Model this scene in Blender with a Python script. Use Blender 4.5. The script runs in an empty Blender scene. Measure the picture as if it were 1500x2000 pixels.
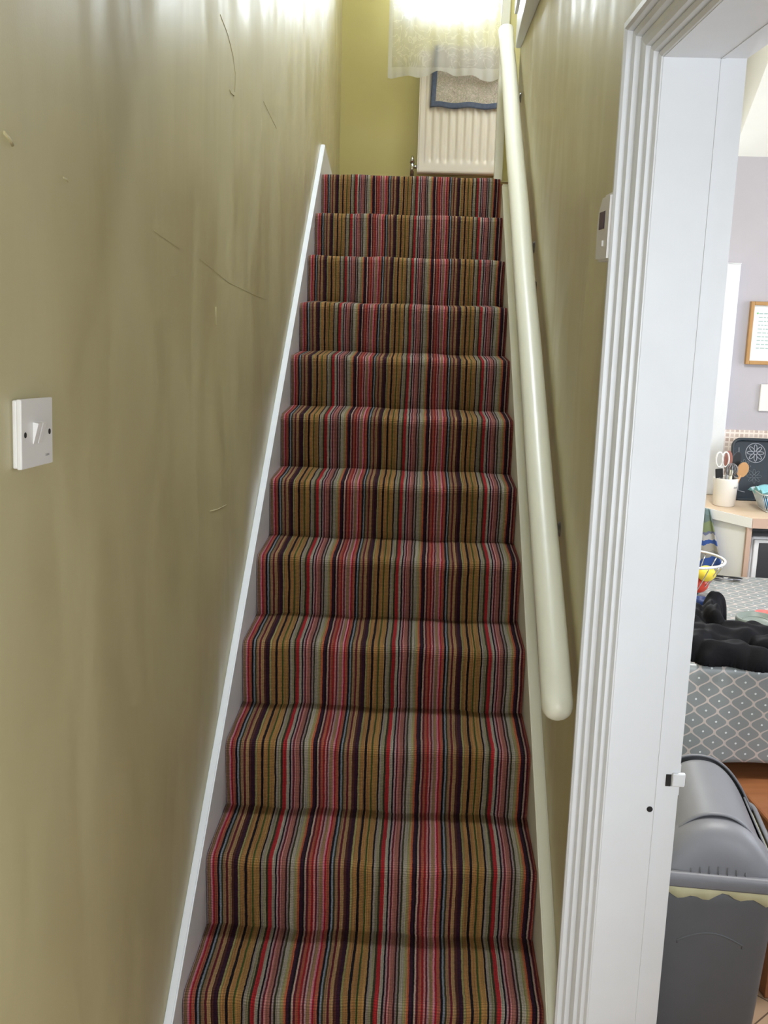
import bpy, bmesh, math, random
from mathutils import Vector, Matrix, Euler
random.seed(7)
S = bpy.context.scene
COL = S.collection

# ------------------------------------------------------------------ camera
cam_d = bpy.data.cameras.new('camera')
cam = bpy.data.objects.new('camera', cam_d); COL.objects.link(cam)
yaw, pitch, roll = 0.0321676556, -0.213656165, -0.0288840973
Rm = Matrix.Rotation(yaw, 3, 'Z') @ Matrix.Rotation(pitch, 3, 'X') @ Matrix.Rotation(roll, 3, 'Y')
right, fwd, up = Rm.col[0].copy(), Rm.col[1].copy(), Rm.col[2].copy()
cm = Matrix(((right.x, up.x, -fwd.x), (right.y, up.y, -fwd.y), (right.z, up.z, -fwd.z))).to_4x4()
cm.translation = Vector((0.4523, -2.1901, 1.4678))
cam.matrix_world = cm
cam_d.sensor_fit = 'VERTICAL'; cam_d.sensor_height = 24.0
cam_d.lens = 2076.6 / 2000 * 24.0
cam_d.clip_start = 0.02
S.camera = cam

# ------------------------------------------------------------------ world, lights, exposure
S.view_settings.view_transform = 'Standard'; S.view_settings.look = 'None'
S.view_settings.gamma = 1.0; S.view_settings.exposure = 0.18
S.view_settings.use_curve_mapping = False
w = bpy.data.worlds.new('sky'); S.world = w; w.use_nodes = True
bg = w.node_tree.nodes['Background']
bg.inputs[0].default_value = (0.80, 0.90, 1.0, 1); bg.inputs[1].default_value = 3.0

def area(name, loc, direction, sx, sy, power, col=(0.92, 0.96, 1.0)):
    l = bpy.data.lights.new(name, 'AREA'); l.shape = 'RECTANGLE'; l.size = sx; l.size_y = sy
    l.energy = power; l.color = col
    o = bpy.data.objects.new(name, l); COL.objects.link(o)
    o.location = loc; o.rotation_euler = Vector(direction).to_track_quat('-Z', 'Y').to_euler()
    return o
area('landing_window_daylight', (0.54, 3.80, 3.40), (0.0, -1, -0.12), 0.50, 1.2, 90, (0.80, 0.89, 1.0))
area('front_door_daylight', (0.38, -3.82, 1.0), (0, 1, 0.0), 0.62, 1.5, 36, (0.88, 0.94, 1.0))
area('kitchen_window_daylight', (3.08, 0.65, 1.35), (-1, 0, -0.15), 1.2, 1.1, 18)
area('kitchen_front_window_daylight', (1.95, -1.97, 1.25), (-0.15, 1, -0.1), 1.2, 1.0, 18.5, (0.88, 0.94, 1.0))
area('roof_window_fill', (0.62, 1.25, 4.45), (-0.2, 0.08, -1), 0.34, 1.9, 420, (0.84, 0.92, 1.0))  # added top light, fills the stairwell
area('landing_side_fill', (1.45, 2.42, 3.25), (-0.62, 1, -0.35), 0.7, 1.1, 23, (0.84, 0.92, 1.0))  # added fill light to brighten the landing wall and radiator
area('kitchen_back_window_daylight', (1.19, 1.80, 1.40), (0.1, -1, -0.2), 0.38, 1.0, 10)

# ------------------------------------------------------------------ materials
def lin(c):
    return tuple((x/255/12.92 if x/255 <= 0.04045 else ((x/255+0.055)/1.055)**2.4) for x in c) + (1.0,)
def mat(name, rgb, rough=0.6, metal=0.0, noise=0.04, nscale=12.0, bump=0.0, bscale=60.0, bdist=0.002, coat=0.0, spec=0.5, sheen=0.0):
    m = bpy.data.materials.new(name); m.use_nodes = True
    nt = m.node_tree; N = nt.nodes; L = nt.links
    b = N['Principled BSDF']
    tc = N.new('ShaderNodeTexCoord')
    c = lin(rgb)
    nz = N.new('ShaderNodeTexNoise'); nz.inputs['Scale'].default_value = nscale; nz.inputs['Detail'].default_value = 4
    L.new(tc.outputs['Object'], nz.inputs['Vector'])
    mx = N.new('ShaderNodeMix'); mx.data_type = 'RGBA'
    mx.inputs[6].default_value = tuple(max(0, x*(1-noise)) for x in c[:3]) + (1,)
    mx.inputs[7].default_value = tuple(min(1, x*(1+noise)) for x in c[:3]) + (1,)
    L.new(nz.outputs['Fac'], mx.inputs[0]); L.new(mx.outputs[2], b.inputs['Base Color'])
    b.inputs['Roughness'].default_value = rough; b.inputs['Metallic'].default_value = metal
    b.inputs['Coat Weight'].default_value = coat; b.inputs['Specular IOR Level'].default_value = spec
    b.inputs['Sheen Weight'].default_value = sheen
    if bump:
        n2 = N.new('ShaderNodeTexNoise'); n2.inputs['Scale'].default_value = bscale; n2.inputs['Detail'].default_value = 3
        L.new(tc.outputs['Object'], n2.inputs['Vector'])
        bp = N.new('ShaderNodeBump'); bp.inputs['Strength'].default_value = bump; bp.inputs['Distance'].default_value = bdist
        L.new(n2.outputs['Fac'], bp.inputs['Height']); L.new(bp.outputs['Normal'], b.inputs['Normal'])
    return m

def nd(nt, t, **kw):
    n = nt.nodes.new(t)
    for k, v in kw.items(): setattr(n, k, v)
    return n
def mth(nt, op, a, b=None, c=None):
    n = nt.nodes.new('ShaderNodeMath'); n.operation = op
    for i, v in enumerate((a, b, c)):
        if v is None: continue
        if isinstance(v, (int, float)): n.inputs[i].default_value = v
        else: nt.links.new(v, n.inputs[i])
    return n.outputs[0]

def wall_paint(name, rgb, rough, streak=1.0):
    """silk paint over uneven plaster, brushed in long strokes that run down the wall"""
    m = mat(name, rgb, rough, noise=0.05, nscale=3.0)
    nt = m.node_tree; L = nt.links; b = nt.nodes['Principled BSDF']
    tc = nd(nt, 'ShaderNodeTexCoord')
    mp = nd(nt, 'ShaderNodeMapping'); mp.inputs['Scale'].default_value = (1.0, 1.7, 0.55); mp.inputs['Rotation'].default_value = (math.radians(-14), 0, 0)
    L.new(tc.outputs['Object'], mp.inputs['Vector'])
    n1 = nd(nt, 'ShaderNodeTexNoise'); n1.inputs['Scale'].default_value = 1.9; n1.inputs['Detail'].default_value = 2.5; n1.inputs['Roughness'].default_value = 0.5
    L.new(mp.outputs[0], n1.inputs['Vector'])
    n2 = nd(nt, 'ShaderNodeTexNoise'); n2.inputs['Scale'].default_value = 260; n2.inputs['Detail'].default_value = 2
    L.new(tc.outputs['Object'], n2.inputs['Vector'])
    h = mth(nt, 'MULTIPLY_ADD', n2.outputs['Fac'], 0.010, mth(nt, 'MULTIPLY', n1.outputs['Fac'], 0.5*streak))
    bp = nd(nt, 'ShaderNodeBump'); bp.inputs['Strength'].default_value = 0.5; bp.inputs['Distance'].default_value = 0.03
    L.new(h, bp.inputs['Height']); L.new(bp.outputs['Normal'], b.inputs['Normal'])
    m2 = nd(nt, 'ShaderNodeMapping'); m2.inputs['Scale'].default_value = (1.0, 2.2, 0.8); m2.inputs['Rotation'].default_value = (math.radians(35), 0, 0); L.new(tc.outputs['Object'], m2.inputs['Vector'])
    n3 = nd(nt, 'ShaderNodeTexNoise'); n3.inputs['Scale'].default_value = 2.3; n3.inputs['Detail'].default_value = 4; n3.inputs['Distortion'].default_value = 0.6
    L.new(m2.outputs[0], n3.inputs['Vector'])
    mr = nd(nt, 'ShaderNodeMapRange'); mr.inputs[1].default_value = 0.35; mr.inputs[2].default_value = 0.65; mr.inputs[3].default_value = rough-0.14; mr.inputs[4].default_value = rough+0.12
    L.new(n3.outputs['Fac'], mr.inputs[0]); L.new(mr.outputs[0], b.inputs['Roughness']); L.new(mr.outputs[0], b.inputs['Coat Roughness'])
    return m

M = {}
M['olive'] = wall_paint('olive_silk_paint', (188, 178, 134), 0.50)
M['olive'].node_tree.nodes['Principled BSDF'].inputs['Coat Weight'].default_value = 0.6
M['olive'].node_tree.nodes['Principled BSDF'].inputs['Coat Roughness'].default_value = 0.5
M['olive'].node_tree.nodes['Principled BSDF'].inputs['Specular IOR Level'].default_value = 0.85
M['olive_landing'] = wall_paint('olive_paint_landing', (204, 194, 132), 0.6, 0.3)
M['lilac'] = mat('lilac_wall_paint', (183, 179, 187), 0.8, bump=0.1)
M['white_wall'] = mat('white_ceiling_paint', (240, 240, 238), 0.9)
M['gloss'] = mat('white_gloss_paint', (220, 222, 226), 0.36, noise=0.05, nscale=9, bump=0.35, bscale=22, bdist=0.003)
M['gloss_cream'] = mat('cream_gloss_paint', (216, 214, 196), 0.38, noise=0.04, nscale=8, bump=0.25, bscale=30, bdist=0.002)
M['white_plastic'] = mat('white_plastic', (228, 226, 226), 0.35, noise=0.01)
M['dark'] = mat('dark_hole', (30, 26, 26), 0.8)
M['rad'] = mat('radiator_enamel', (236, 228, 216), 0.4, noise=0.02)
M['chrome'] = mat('chrome', (200, 200, 200), 0.2, metal=1.0)
M['steel'] = mat('brushed_steel', (150, 150, 155), 0.35, metal=1.0)
M['bin_body'] = mat('dark_grey_plastic', (92, 94, 98), 0.5, noise=0.06, nscale=30, bump=0.15, bscale=200, bdist=0.001)
M['bin_lid'] = mat('mid_grey_plastic', (116, 117, 123), 0.46, noise=0.05, nscale=20, bump=0.08, bscale=150, bdist=0.001)
M['bin_black'] = mat('black_inside', (18, 18, 20), 0.6)
M['liner'] = mat('yellowish_bin_liner', (216, 217, 182), 0.5, noise=0.16, nscale=14)
M['black_cloth'] = mat('black_navy_cloth', (5, 5, 11), 0.7, noise=0.3, nscale=10, bump=0.3, bscale=90, spec=0.14)
M['navy'] = mat('navy_plastic', (28, 52, 110), 0.5)
M['brown_wood'] = mat('brown_wood', (136, 88, 56), 0.45)
M['beige_lam'] = mat('beige_wood_laminate', (222, 198, 172), 0.5, noise=0.08, nscale=30)
M['edge'] = mat('pinkish_beige_edging', (196, 166, 148), 0.55)
M['cab'] = mat('white_cabinet', (242, 242, 244), 0.4, noise=0.01)
M['black_plastic'] = mat('black_plastic', (24, 24, 26), 0.4)
M['crock'] = mat('cream_white_ceramic', (238, 234, 230), 0.25, noise=0.02, coat=0.4)
M['mark'] = mat('grey_print', (160, 158, 158), 0.7)
M['tray'] = mat('dark_slate_tray', (34, 44, 54), 0.4, noise=0.1, nscale=15)
M['tray_line'] = mat('pale_grey_print', (158, 160, 172), 0.5)
M['tray_line2'] = mat('dim_grey_print', (98, 108, 116), 0.5)
M['blue'] = mat('bright_blue_plastic', (38, 150, 222), 0.4)
M['pale_blue'] = mat('pale_blue_cloth', (140, 200, 214), 0.8, bump=0.3, bscale=50)
M['white_wire'] = mat('white_coated_wire', (226, 228, 232), 0.35)
M['frame_wood'] = mat('oak_frame', (178, 136, 84), 0.5, noise=0.15, nscale=40)
M['paper'] = mat('white_paper', (232, 236, 238), 0.8)
M['paper_green'] = mat('green_print', (100, 190, 110), 0.8)
M['banana'] = mat('banana_skin', (232, 190, 46), 0.5, noise=0.1)
M['lemon'] = mat('lemon_skin', (226, 200, 60), 0.5, bump=0.2, bscale=200)
M['apple'] = mat('red_apple_skin', (200, 62, 44), 0.35, noise=0.35, nscale=30)
M['pink'] = mat('pink_plastic', (226, 108, 104), 0.5)
M['greengrey'] = mat('grey_green_plastic', (118, 128, 122), 0.45)
M['wood_spoon'] = mat('wooden_spoon', (192, 146, 100), 0.6, noise=0.12, nscale=30)
M['copper'] = mat('brown_silicone', (150, 96, 84), 0.5)
M['display'] = mat('dark_violet_display', (62, 48, 74), 0.3)

# pale wood floor planks
def floor_mat():
    m = mat('wood_effect_floor', (178, 150, 122), 0.5)
    nt = m.node_tree; L = nt.links; b = nt.nodes['Principled BSDF']
    tc = nd(nt, 'ShaderNodeTexCoord'); mp = nd(nt, 'ShaderNodeMapping'); mp.inputs['Rotation'].default_value = (0, 0, 0.8)
    L.new(tc.outputs['Object'], mp.inputs['Vector'])
    br = nd(nt, 'ShaderNodeTexBrick'); br.inputs['Scale'].default_value = 1.0
    br.inputs['Brick Width'].default_value = 0.6; br.inputs['Row Height'].default_value = 0.11; br.inputs['Mortar Size'].default_value = 0.002
    br.inputs['Color1'].default_value = lin((186, 158, 130)); br.inputs['Color2'].default_value = lin((138, 110, 86)); br.inputs['Mortar'].default_value = lin((90, 70, 55))
    L.new(mp.outputs[0], br.inputs['Vector']); L.new(br.outputs['Color'], b.inputs['Base Color'])
    return m
M['floor'] = floor_mat()

# wood grain for bench
def grain(name, c1, c2, rough=0.45, axis=(1, 14, 14)):
    m = mat(name, c1, rough); nt = m.node_tree; L = nt.links; b = nt.nodes['Principled BSDF']
    tc = nd(nt, 'ShaderNodeTexCoord'); mp = nd(nt, 'ShaderNodeMapping'); mp.inputs['Scale'].default_value = axis
    L.new(tc.outputs['Object'], mp.inputs['Vector'])
    n = nd(nt, 'ShaderNodeTexNoise'); n.inputs['Scale'].default_value = 4; n.inputs['Detail'].default_value = 6
    L.new(mp.outputs[0], n.inputs['Vector'])
    mx = nd(nt, 'ShaderNodeMix', data_type='RGBA'); mx.inputs[6].default_value = lin(c1); mx.inputs[7].default_value = lin(c2)
    L.new(n.outputs['Fac'], mx.inputs[0]); L.new(mx.outputs[2], b.inputs['Base Color'])
    return m
M['brown_wood'] = grain('brown_bench_wood', (120, 70, 40), (160, 106, 68))
M['beige_lam'] = grain('beige_worktop', (226, 206, 184), (206, 180, 152))

# striped loop-pile stair carpet
PERIOD = 0.2552; PHASE = 0.215
ST = [(0, 'plum'), (40, 'ink'), (70, 'blush'), (95, 'maroon'), (123, 'terra'), (165, 'red'), (195, 'pink'), (220, 'maroon'),
      (245, 'mauve'), (270, 'tan'), (320, 'pinkb'), (345, 'crimson'), (375, 'terra'), (415, 'ink'), (450, 'bgrey'), (475, 'olivek'),
      (500, 'tan'), (547, 'maroon'), (575, 'gold'), (625, 'brownk'), (665, 'plum'), (725, 'olive'), (755, 'ochre'), (820, 'ink'),
      (860, 'ochre'), (930, 'green'), (955, 'gold2'), (1035, 'ink'), (1060, 'greyb'), (1095, 'olive2'), (1130, 'olivek'), (1165, 'redb'),
      (1220, 'greyl'), (1265, 'ink'), (1290, 'mauve'), (1315, 'maroon'), (1340, 'pink'), (1360, 'brpink'), (1415, 'maroonk'), (1445, 'gmauve'),
      (1470, 'olivek'), (1495, 'greyl'), (1550, 'olive'), (1575, 'gold'), (1605, 'orange')]
PAL = dict(plum=(54, 16, 38), ink=(18, 10, 20), blush=(196, 160, 140), maroon=(104, 20, 34), terra=(180, 86, 60), red=(160, 24, 26),
           pink=(206, 128, 124), mauve=(184, 142, 142), tan=(160, 118, 80), pinkb=(226, 130, 146), crimson=(174, 14, 36), bgrey=(136, 142, 152),
           olivek=(58, 54, 28), gold=(176, 134, 84), brownk=(84, 36, 28), olive=(160, 152, 88), ochre=(176, 122, 62), green=(60, 84, 30),
           gold2=(176, 126, 62), greyb=(160, 144, 130), olive2=(152, 142, 104), redb=(184, 30, 34), greyl=(170, 158, 138),
           brpink=(166, 98, 84), maroonk=(58, 12, 20), gmauve=(156, 132, 128), orange=(206, 92, 48))
def mute(c, f=0.86, g=0.82):
    l = sum(c)/3; return tuple((l+(x-l)*f)*g for x in c)
PAL = {k: mute(v) for k, v in PAL.items()}
def carpet_mat():
    m = mat('striped_loop_carpet', (120, 80, 60), 0.95, spec=0.2, sheen=0.0)
    nt = m.node_tree; L = nt.links; b = nt.nodes['Principled BSDF']
    uv = nd(nt, 'ShaderNodeUVMap'); uv.uv_map = 'UVMap'
    sp = nd(nt, 'ShaderNodeSeparateXYZ'); L.new(uv.outputs[0], sp.inputs[0])
    nz = nd(nt, 'ShaderNodeTexNoise'); nz.inputs['Scale'].default_value = 60; nz.inputs['Detail'].default_value = 2
    L.new(uv.outputs[0], nz.inputs['Vector'])
    nw = nd(nt, 'ShaderNodeTexNoise'); nw.inputs['Scale'].default_value = 7; nw.inputs['Detail'].default_value = 1
    L.new(uv.outputs[0], nw.inputs['Vector'])
    wob = mth(nt, 'MULTIPLY_ADD', mth(nt, 'SUBTRACT', nz.outputs['Fac'], 0.5), 0.0022, mth(nt, 'MULTIPLY', mth(nt, 'SUBTRACT', nw.outputs['Fac'], 0.5), 0.006))
    u = mth(nt, 'ADD', sp.outputs[0], wob)
    t = mth(nt, 'FRACT', mth(nt, 'DIVIDE', mth(nt, 'ADD', u, 1.0 - PHASE + PERIOD*4 - 1.0), PERIOD))
    def ramp(lst):
        r = nd(nt, 'ShaderNodeValToRGB'); r.color_ramp.interpolation = 'CONSTANT'
        e = r.color_ramp.elements
        for i, (p, cname) in enumerate(lst):
            el = e[i] if i < 2 else e.new(p/1631.0)
            el.position = max(0, p/1631.0); el.color = lin(PAL[cname])
        L.new(t, r.inputs[0]); return r.outputs[0]
    h = len(ST)//2
    first = ST[:h]; second = [(0, 'plum')] + ST[h:]
    r1 = ramp(first); r2 = ramp(second)
    mx = nd(nt, 'ShaderNodeMix', data_type='RGBA'); L.new(mth(nt, 'GREATER_THAN', t, ST[h][0]/1631.0), mx.inputs[0])
    L.new(r1, mx.inputs[6]); L.new(r2, mx.inputs[7])
    # loops: shade between rows darkened into the colour, flecks of lighter and darker yarn
    rows = mth(nt, 'SINE', mth(nt, 'MULTIPLY', sp.outputs[1], 2*math.pi/0.0042))
    cols = mth(nt, 'SINE', mth(nt, 'MULTIPLY', u, 2*math.pi/0.0046))
    fl = nd(nt, 'ShaderNodeTexNoise'); fl.inputs['Scale'].default_value = 420; fl.inputs['Detail'].default_value = 2
    L.new(uv.outputs[0], fl.inputs['Vector'])
    k = mth(nt, 'ADD', mth(nt, 'MULTIPLY', fl.outputs['Fac'], 0.7), 0.62)
    cu = nd(nt, 'ShaderNodeCombineXYZ'); L.new(u, cu.inputs[0]); L.new(mth(nt, 'MULTIPLY', sp.outputs[1], 0.01), cu.inputs[1])
    yn = nd(nt, 'ShaderNodeTexNoise'); yn.inputs['Scale'].default_value = 330; yn.inputs['Detail'].default_value = 1; L.new(cu.outputs[0], yn.inputs['Vector'])
    k = mth(nt, 'MULTIPLY', k, mth(nt, 'MULTIPLY_ADD', yn.outputs['Fac'], 1.5, 0.25))
    k2 = mth(nt, 'MULTIPLY', k, mth(nt, 'MULTIPLY_ADD', rows, 0.20, 0.93))
    vm = nd(nt, 'ShaderNodeVectorMath', operation='SCALE'); L.new(mx.outputs[2], vm.inputs[0]); L.new(k2, vm.inputs['Scale'])
    L.new(vm.outputs[0], b.inputs['Base Color'])
    hgt = mth(nt, 'ADD', mth(nt, 'MULTIPLY', rows, 0.5), mth(nt, 'MULTIPLY_ADD', cols, 0.35, mth(nt, 'MULTIPLY', fl.outputs['Fac'], 0.8)))
    bp = nd(nt, 'ShaderNodeBump'); bp.inputs['Strength'].default_value = 0.7; bp.inputs['Distance'].default_value = 0.0016
    L.new(hgt, bp.inputs['Height']); L.new(bp.outputs['Normal'], b.inputs['Normal'])
    return m
M['carpet'] = carpet_mat()

# oilcloth with grey leaves
def oilcloth():
    m = mat('grey_leaf_oilcloth', (150, 158, 162), 0.33)
    nt = m.node_tree; L = nt.links; b = nt.nodes['Principled BSDF']
    uv = nd(nt, 'ShaderNodeUVMap'); uv.uv_map = 'UVMap'
    sp = nd(nt, 'ShaderNodeSeparateXYZ'); L.new(uv.outputs[0], sp.inputs[0])
    du = mth(nt, 'SUBTRACT', mth(nt, 'FRACT', mth(nt, 'DIVIDE', sp.outputs[0], 0.056)), 0.5)
    dv = mth(nt, 'SUBTRACT', mth(nt, 'FRACT', mth(nt, 'DIVIDE', sp.outputs[1], 0.056)), 0.5)
    adu = mth(nt, 'ABSOLUTE', du); adv = mth(nt, 'ABSOLUTE', dv)
    # pointed leaves: sharp tips where the curves meet
    wv = mth(nt, 'MULTIPLY', mth(nt, 'ADD', 1.0, mth(nt, 'COSINE', mth(nt, 'MULTIPLY', dv, 2*math.pi))), 0.25)
    ln = mth(nt, 'LESS_THAN', mth(nt, 'ABSOLUTE', mth(nt, 'SUBTRACT', adu, wv)), 0.055)
    dA = mth(nt, 'ADD', mth(nt, 'MULTIPLY', du, du), mth(nt, 'MULTIPLY', dv, dv))
    eu = mth(nt, 'SUBTRACT', adu, 0.5); ev = mth(nt, 'SUBTRACT', adv, 0.5)
    dB = mth(nt, 'ADD', mth(nt, 'MULTIPLY', eu, eu), mth(nt, 'MULTIPLY', ev, ev))
    dot = mth(nt, 'LESS_THAN', mth(nt, 'MINIMUM', dA, dB), 0.0022)
    mx = nd(nt, 'ShaderNodeMix', data_type='RGBA'); mx.inputs[6].default_value = lin((138, 144, 146)); mx.inputs[7].default_value = lin((196, 186, 182)); L.new(ln, mx.inputs[0])
    m2 = nd(nt, 'ShaderNodeMix', data_type='RGBA'); m2.inputs[7].default_value = lin((220, 226, 228)); L.new(mx.outputs[2], m2.inputs[6]); L.new(dot, m2.inputs[0])
    L.new(m2.outputs[2], b.inputs['Base Color'])
    return m
M['oilcloth'] = oilcloth()

# mosaic tiles
def tiles():
    m = mat('small_mosaic_tiles', (214, 196, 186), 0.3)
    nt = m.node_tree; L = nt.links; b = nt.nodes['Principled BSDF']
    tc = nd(nt, 'ShaderNodeTexCoord'); mp = nd(nt, 'ShaderNodeMapping'); mp.inputs['Rotation'].default_value = (math.radians(90), 0, 0)
    L.new(tc.outputs['Object'], mp.inputs['Vector'])
    br = nd(nt, 'ShaderNodeTexBrick'); br.offset = 0.0; br.inputs['Scale'].default_value = 1
    br.inputs['Brick Width'].default_value = 0.0172; br.inputs['Row Height'].default_value = 0.0172; br.inputs['Mortar Size'].default_value = 0.0028
    br.inputs['Color1'].default_value = lin((222, 206, 198)); br.inputs['Color2'].default_value = lin((192, 170, 158)); br.inputs['Mortar'].default_value = lin((242, 230, 222))
    L.new(mp.outputs[0], br.inputs['Vector']); L.new(br.outputs['Color'], b.inputs['Base Color'])
    return m
M['tiles'] = tiles()

# net curtain: sheer weave with embroidered sprigs
def net(name, dens, emb=True):
    m = bpy.data.materials.new(name); m.use_nodes = True
    nt = m.node_tree; L = nt.links; nt.nodes.remove(nt.nodes['Principled BSDF'])
    out = nt.nodes['Material Output']
    df = nd(nt, 'ShaderNodeBsdfDiffuse'); df.inputs[0].default_value = lin((240, 240, 236))
    tl = nd(nt, 'ShaderNodeBsdfTranslucent'); tl.inputs[0].default_value = lin((240, 240, 236))
    a1 = nd(nt, 'ShaderNodeMixShader'); a1.inputs[0].default_value = 0.55; L.new(df.outputs[0], a1.inputs[1]); L.new(tl.outputs[0], a1.inputs[2])
    tr = nd(nt, 'ShaderNodeBsdfTransparent')
    a2 = nd(nt, 'ShaderNodeMixShader'); L.new(tr.outputs[0], a2.inputs[1]); L.new(a1.outputs[0], a2.inputs[2]); L.new(a2.outputs[0], out.inputs[0])
    tc = nd(nt, 'ShaderNodeTexCoord')
    n = nd(nt, 'ShaderNodeTexNoise'); n.inputs['Scale'].default_value = 9; n.inputs['Detail'].default_value = 3; n.inputs['Distortion'].default_value = 2.5
    L.new(tc.outputs['Object'], n.inputs['Vector'])
    band = mth(nt, 'LESS_THAN', mth(nt, 'ABSOLUTE', mth(nt, 'SUBTRACT', n.outputs['Fac'], 0.52)), 0.022 if emb else 0.0)
    f = mth(nt, 'MULTIPLY_ADD', band, 0.12, dens)
    L.new(f, a2.inputs[0])
    return m
M['net'] = net('sheer_net', 0.56); M['net_hem'] = net('net_hem', 0.72, False)

# printed towels
def towel_mat(name, base, border, bands):
    m = mat(name, base, 0.95); nt = m.node_tree; L = nt.links; b = nt.nodes['Principled BSDF']
    uv = nd(nt, 'ShaderNodeUVMap'); uv.uv_map = 'UVMap'
    n = nd(nt, 'ShaderNodeTexNoise'); n.inputs['Scale'].default_value = 14; n.inputs['Detail'].default_value = 4; n.inputs['Distortion'].default_value = 3
    L.new(uv.outputs[0], n.inputs['Vector'])
    r = nd(nt, 'ShaderNodeValToRGB'); e = r.color_ramp.elements
    cols = bands
    e[0].position = 0.3; e[0].color = lin(cols[0]); e[1].position = 0.7; e[1].color = lin(cols[-1])
    for i, c in enumerate(cols[1:-1]):
        el = e.new(0.3 + 0.4*(i+1)/(len(cols)-1)); el.color = lin(c)
    L.new(n.outputs['Fac'], r.inputs[0])
    L.new(r.outputs[0], b.inputs['Base Color'])
    return m
M['towel'] = towel_mat('printed_grey_towel', (170, 160, 150), None, [(146, 128, 122), (196, 184, 172), (160, 156, 138), (206, 196, 186), (168, 142, 136)])
M['towel_navy'] = mat('navy_towel_border', (92, 102, 124), 0.95, noise=0.35, nscale=60)
def tea_towel():
    m = mat('striped_tea_towel', (120, 140, 160), 0.95); nt = m.node_tree; L = nt.links; b = nt.nodes['Principled BSDF']
    uv = nd(nt, 'ShaderNodeUVMap'); uv.uv_map = 'UVMap'
    sp = nd(nt, 'ShaderNodeSeparateXYZ'); L.new(uv.outputs[0], sp.inputs[0])
    n = nd(nt, 'ShaderNodeTexNoise'); n.inputs['Scale'].default_value = 6; L.new(uv.outputs[0], n.inputs['Vector'])
    t = mth(nt, 'MULTIPLY_ADD', mth(nt, 'SUBTRACT', n.outputs['Fac'], 0.5), 0.1, sp.outputs[1])
    r = nd(nt, 'ShaderNodeValToRGB'); r.color_ramp.interpolation = 'CONSTANT'; e = r.color_ramp.elements
    st = [(0, (60, 92, 170)), (0.16, (150, 150, 150)), (0.26, (176, 172, 168)), (0.38, (60, 92, 170)), (0.46, (190, 190, 196)), (0.56, (112, 118, 150)), (0.6, (132, 146, 112)), (0.78, (110, 128, 130)), (0.9, (120, 142, 148))]
    for i, (p, c) in enumerate(st):
        el = e[i] if i < 2 else e.new(p)
        el.position = p; el.color = lin(c)
    L.new(t, r.inputs[0]); L.new(r.outputs[0], b.inputs['Base Color'])
    return m
M['tea_towel'] = tea_towel()

def glass_mat():
    m = bpy.data.materials.new('clear_glass'); m.use_nodes = True
    nt = m.node_tree; b = nt.nodes['Principled BSDF']
    tr = nd(nt, 'ShaderNodeBsdfTransparent'); gl = nd(nt, 'ShaderNodeBsdfGlossy'); gl.inputs['Roughness'].default_value = 0.02
    fr = nd(nt, 'ShaderNodeFresnel'); fr.inputs[0].default_value = 1.45
    mx = nd(nt, 'ShaderNodeMixShader'); nt.links.new(fr.outputs[0], mx.inputs[0]); nt.links.new(tr.outputs[0], mx.inputs[1]); nt.links.new(gl.outputs[0], mx.inputs[2])
    nt.links.new(mx.outputs[0], nt.nodes['Material Output'].inputs[0]); nt.nodes.remove(b)
    return m
M['glass'] = glass_mat()

# ------------------------------------------------------------------ helpers
def link(name, bm, m, parent=None, smooth=False, loc=None):
    me = bpy.data.meshes.new(name)
    bmesh.ops.recalc_face_normals(bm, faces=bm.faces[:])
    bm.to_mesh(me); bm.free()
    if smooth:
        for p in me.polygons: p.use_smooth = True
    ms = m if isinstance(m, (list, tuple)) else [m]
    for x in ms: me.materials.append(x)
    o = bpy.data.objects.new(name, me); COL.objects.link(o)
    if parent is not None: o.parent = parent
    if loc is not None: o.location = loc
    return o
def thing(name, label, cat, loc=(0, 0, 0), rz=0, group=None):
    o = bpy.data.objects.new(name, None); COL.objects.link(o); o.empty_display_size = 0.05
    o.location = loc; o.rotation_euler = (0, 0, rz); o['label'] = label; o['category'] = cat
    if group: o['group'] = group
    return o
def tag(o, label, cat, group=None):
    o['label'] = label; o['category'] = cat
    if group: o['group'] = group
    return o
def struct(o, label=None):
    o['kind'] = 'structure'
    if label: o['label'] = label
    return o
def box(bm, x0, x1, y0, y1, z0, z1, bev=0.0, mi=0, seg=2):
    vs = [bm.verts.new((x, y, z)) for x in (x0, x1) for y in (y0, y1) for z in (z0, z1)]
    fs = []
    for q in ((0, 1, 3, 2), (4, 6, 7, 5), (0, 4, 5, 1), (2, 3, 7, 6), (0, 2, 6, 4), (1, 5, 7, 3)):
        f = bm.faces.new([vs[i] for i in q]); f.material_index = mi; fs.append(f)
    if bev:
        es = list({e for f in fs for e in f.edges})
        r = bmesh.ops.bevel(bm, geom=es, offset=bev, segments=seg, profile=0.5, affect='EDGES')
        for f in r['faces']: f.material_index = mi
    return vs
def B(*a, **k):
    bm = bmesh.new(); box(bm, *a, **k); return bm
def prism(bm, pts, axis, a0, a1, mi=0):
    """pts: outline in the two other axes (in x,y,z order), extruded from a0 to a1 along axis"""
    def P(p, a):
        return {'x': (a, p[0], p[1]), 'y': (p[0], a, p[1]), 'z': (p[0], p[1], a)}[axis]
    A = [bm.verts.new(P(p, a0)) for p in pts]; Bv = [bm.verts.new(P(p, a1)) for p in pts]
    n = len(pts); fs = [bm.faces.new(A), bm.faces.new(Bv[::-1])]
    for i in range(n): fs.append(bm.faces.new((A[i], Bv[i], Bv[(i+1) % n], A[(i+1) % n])))
    for f in fs: f.material_index = mi
    return fs
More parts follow.
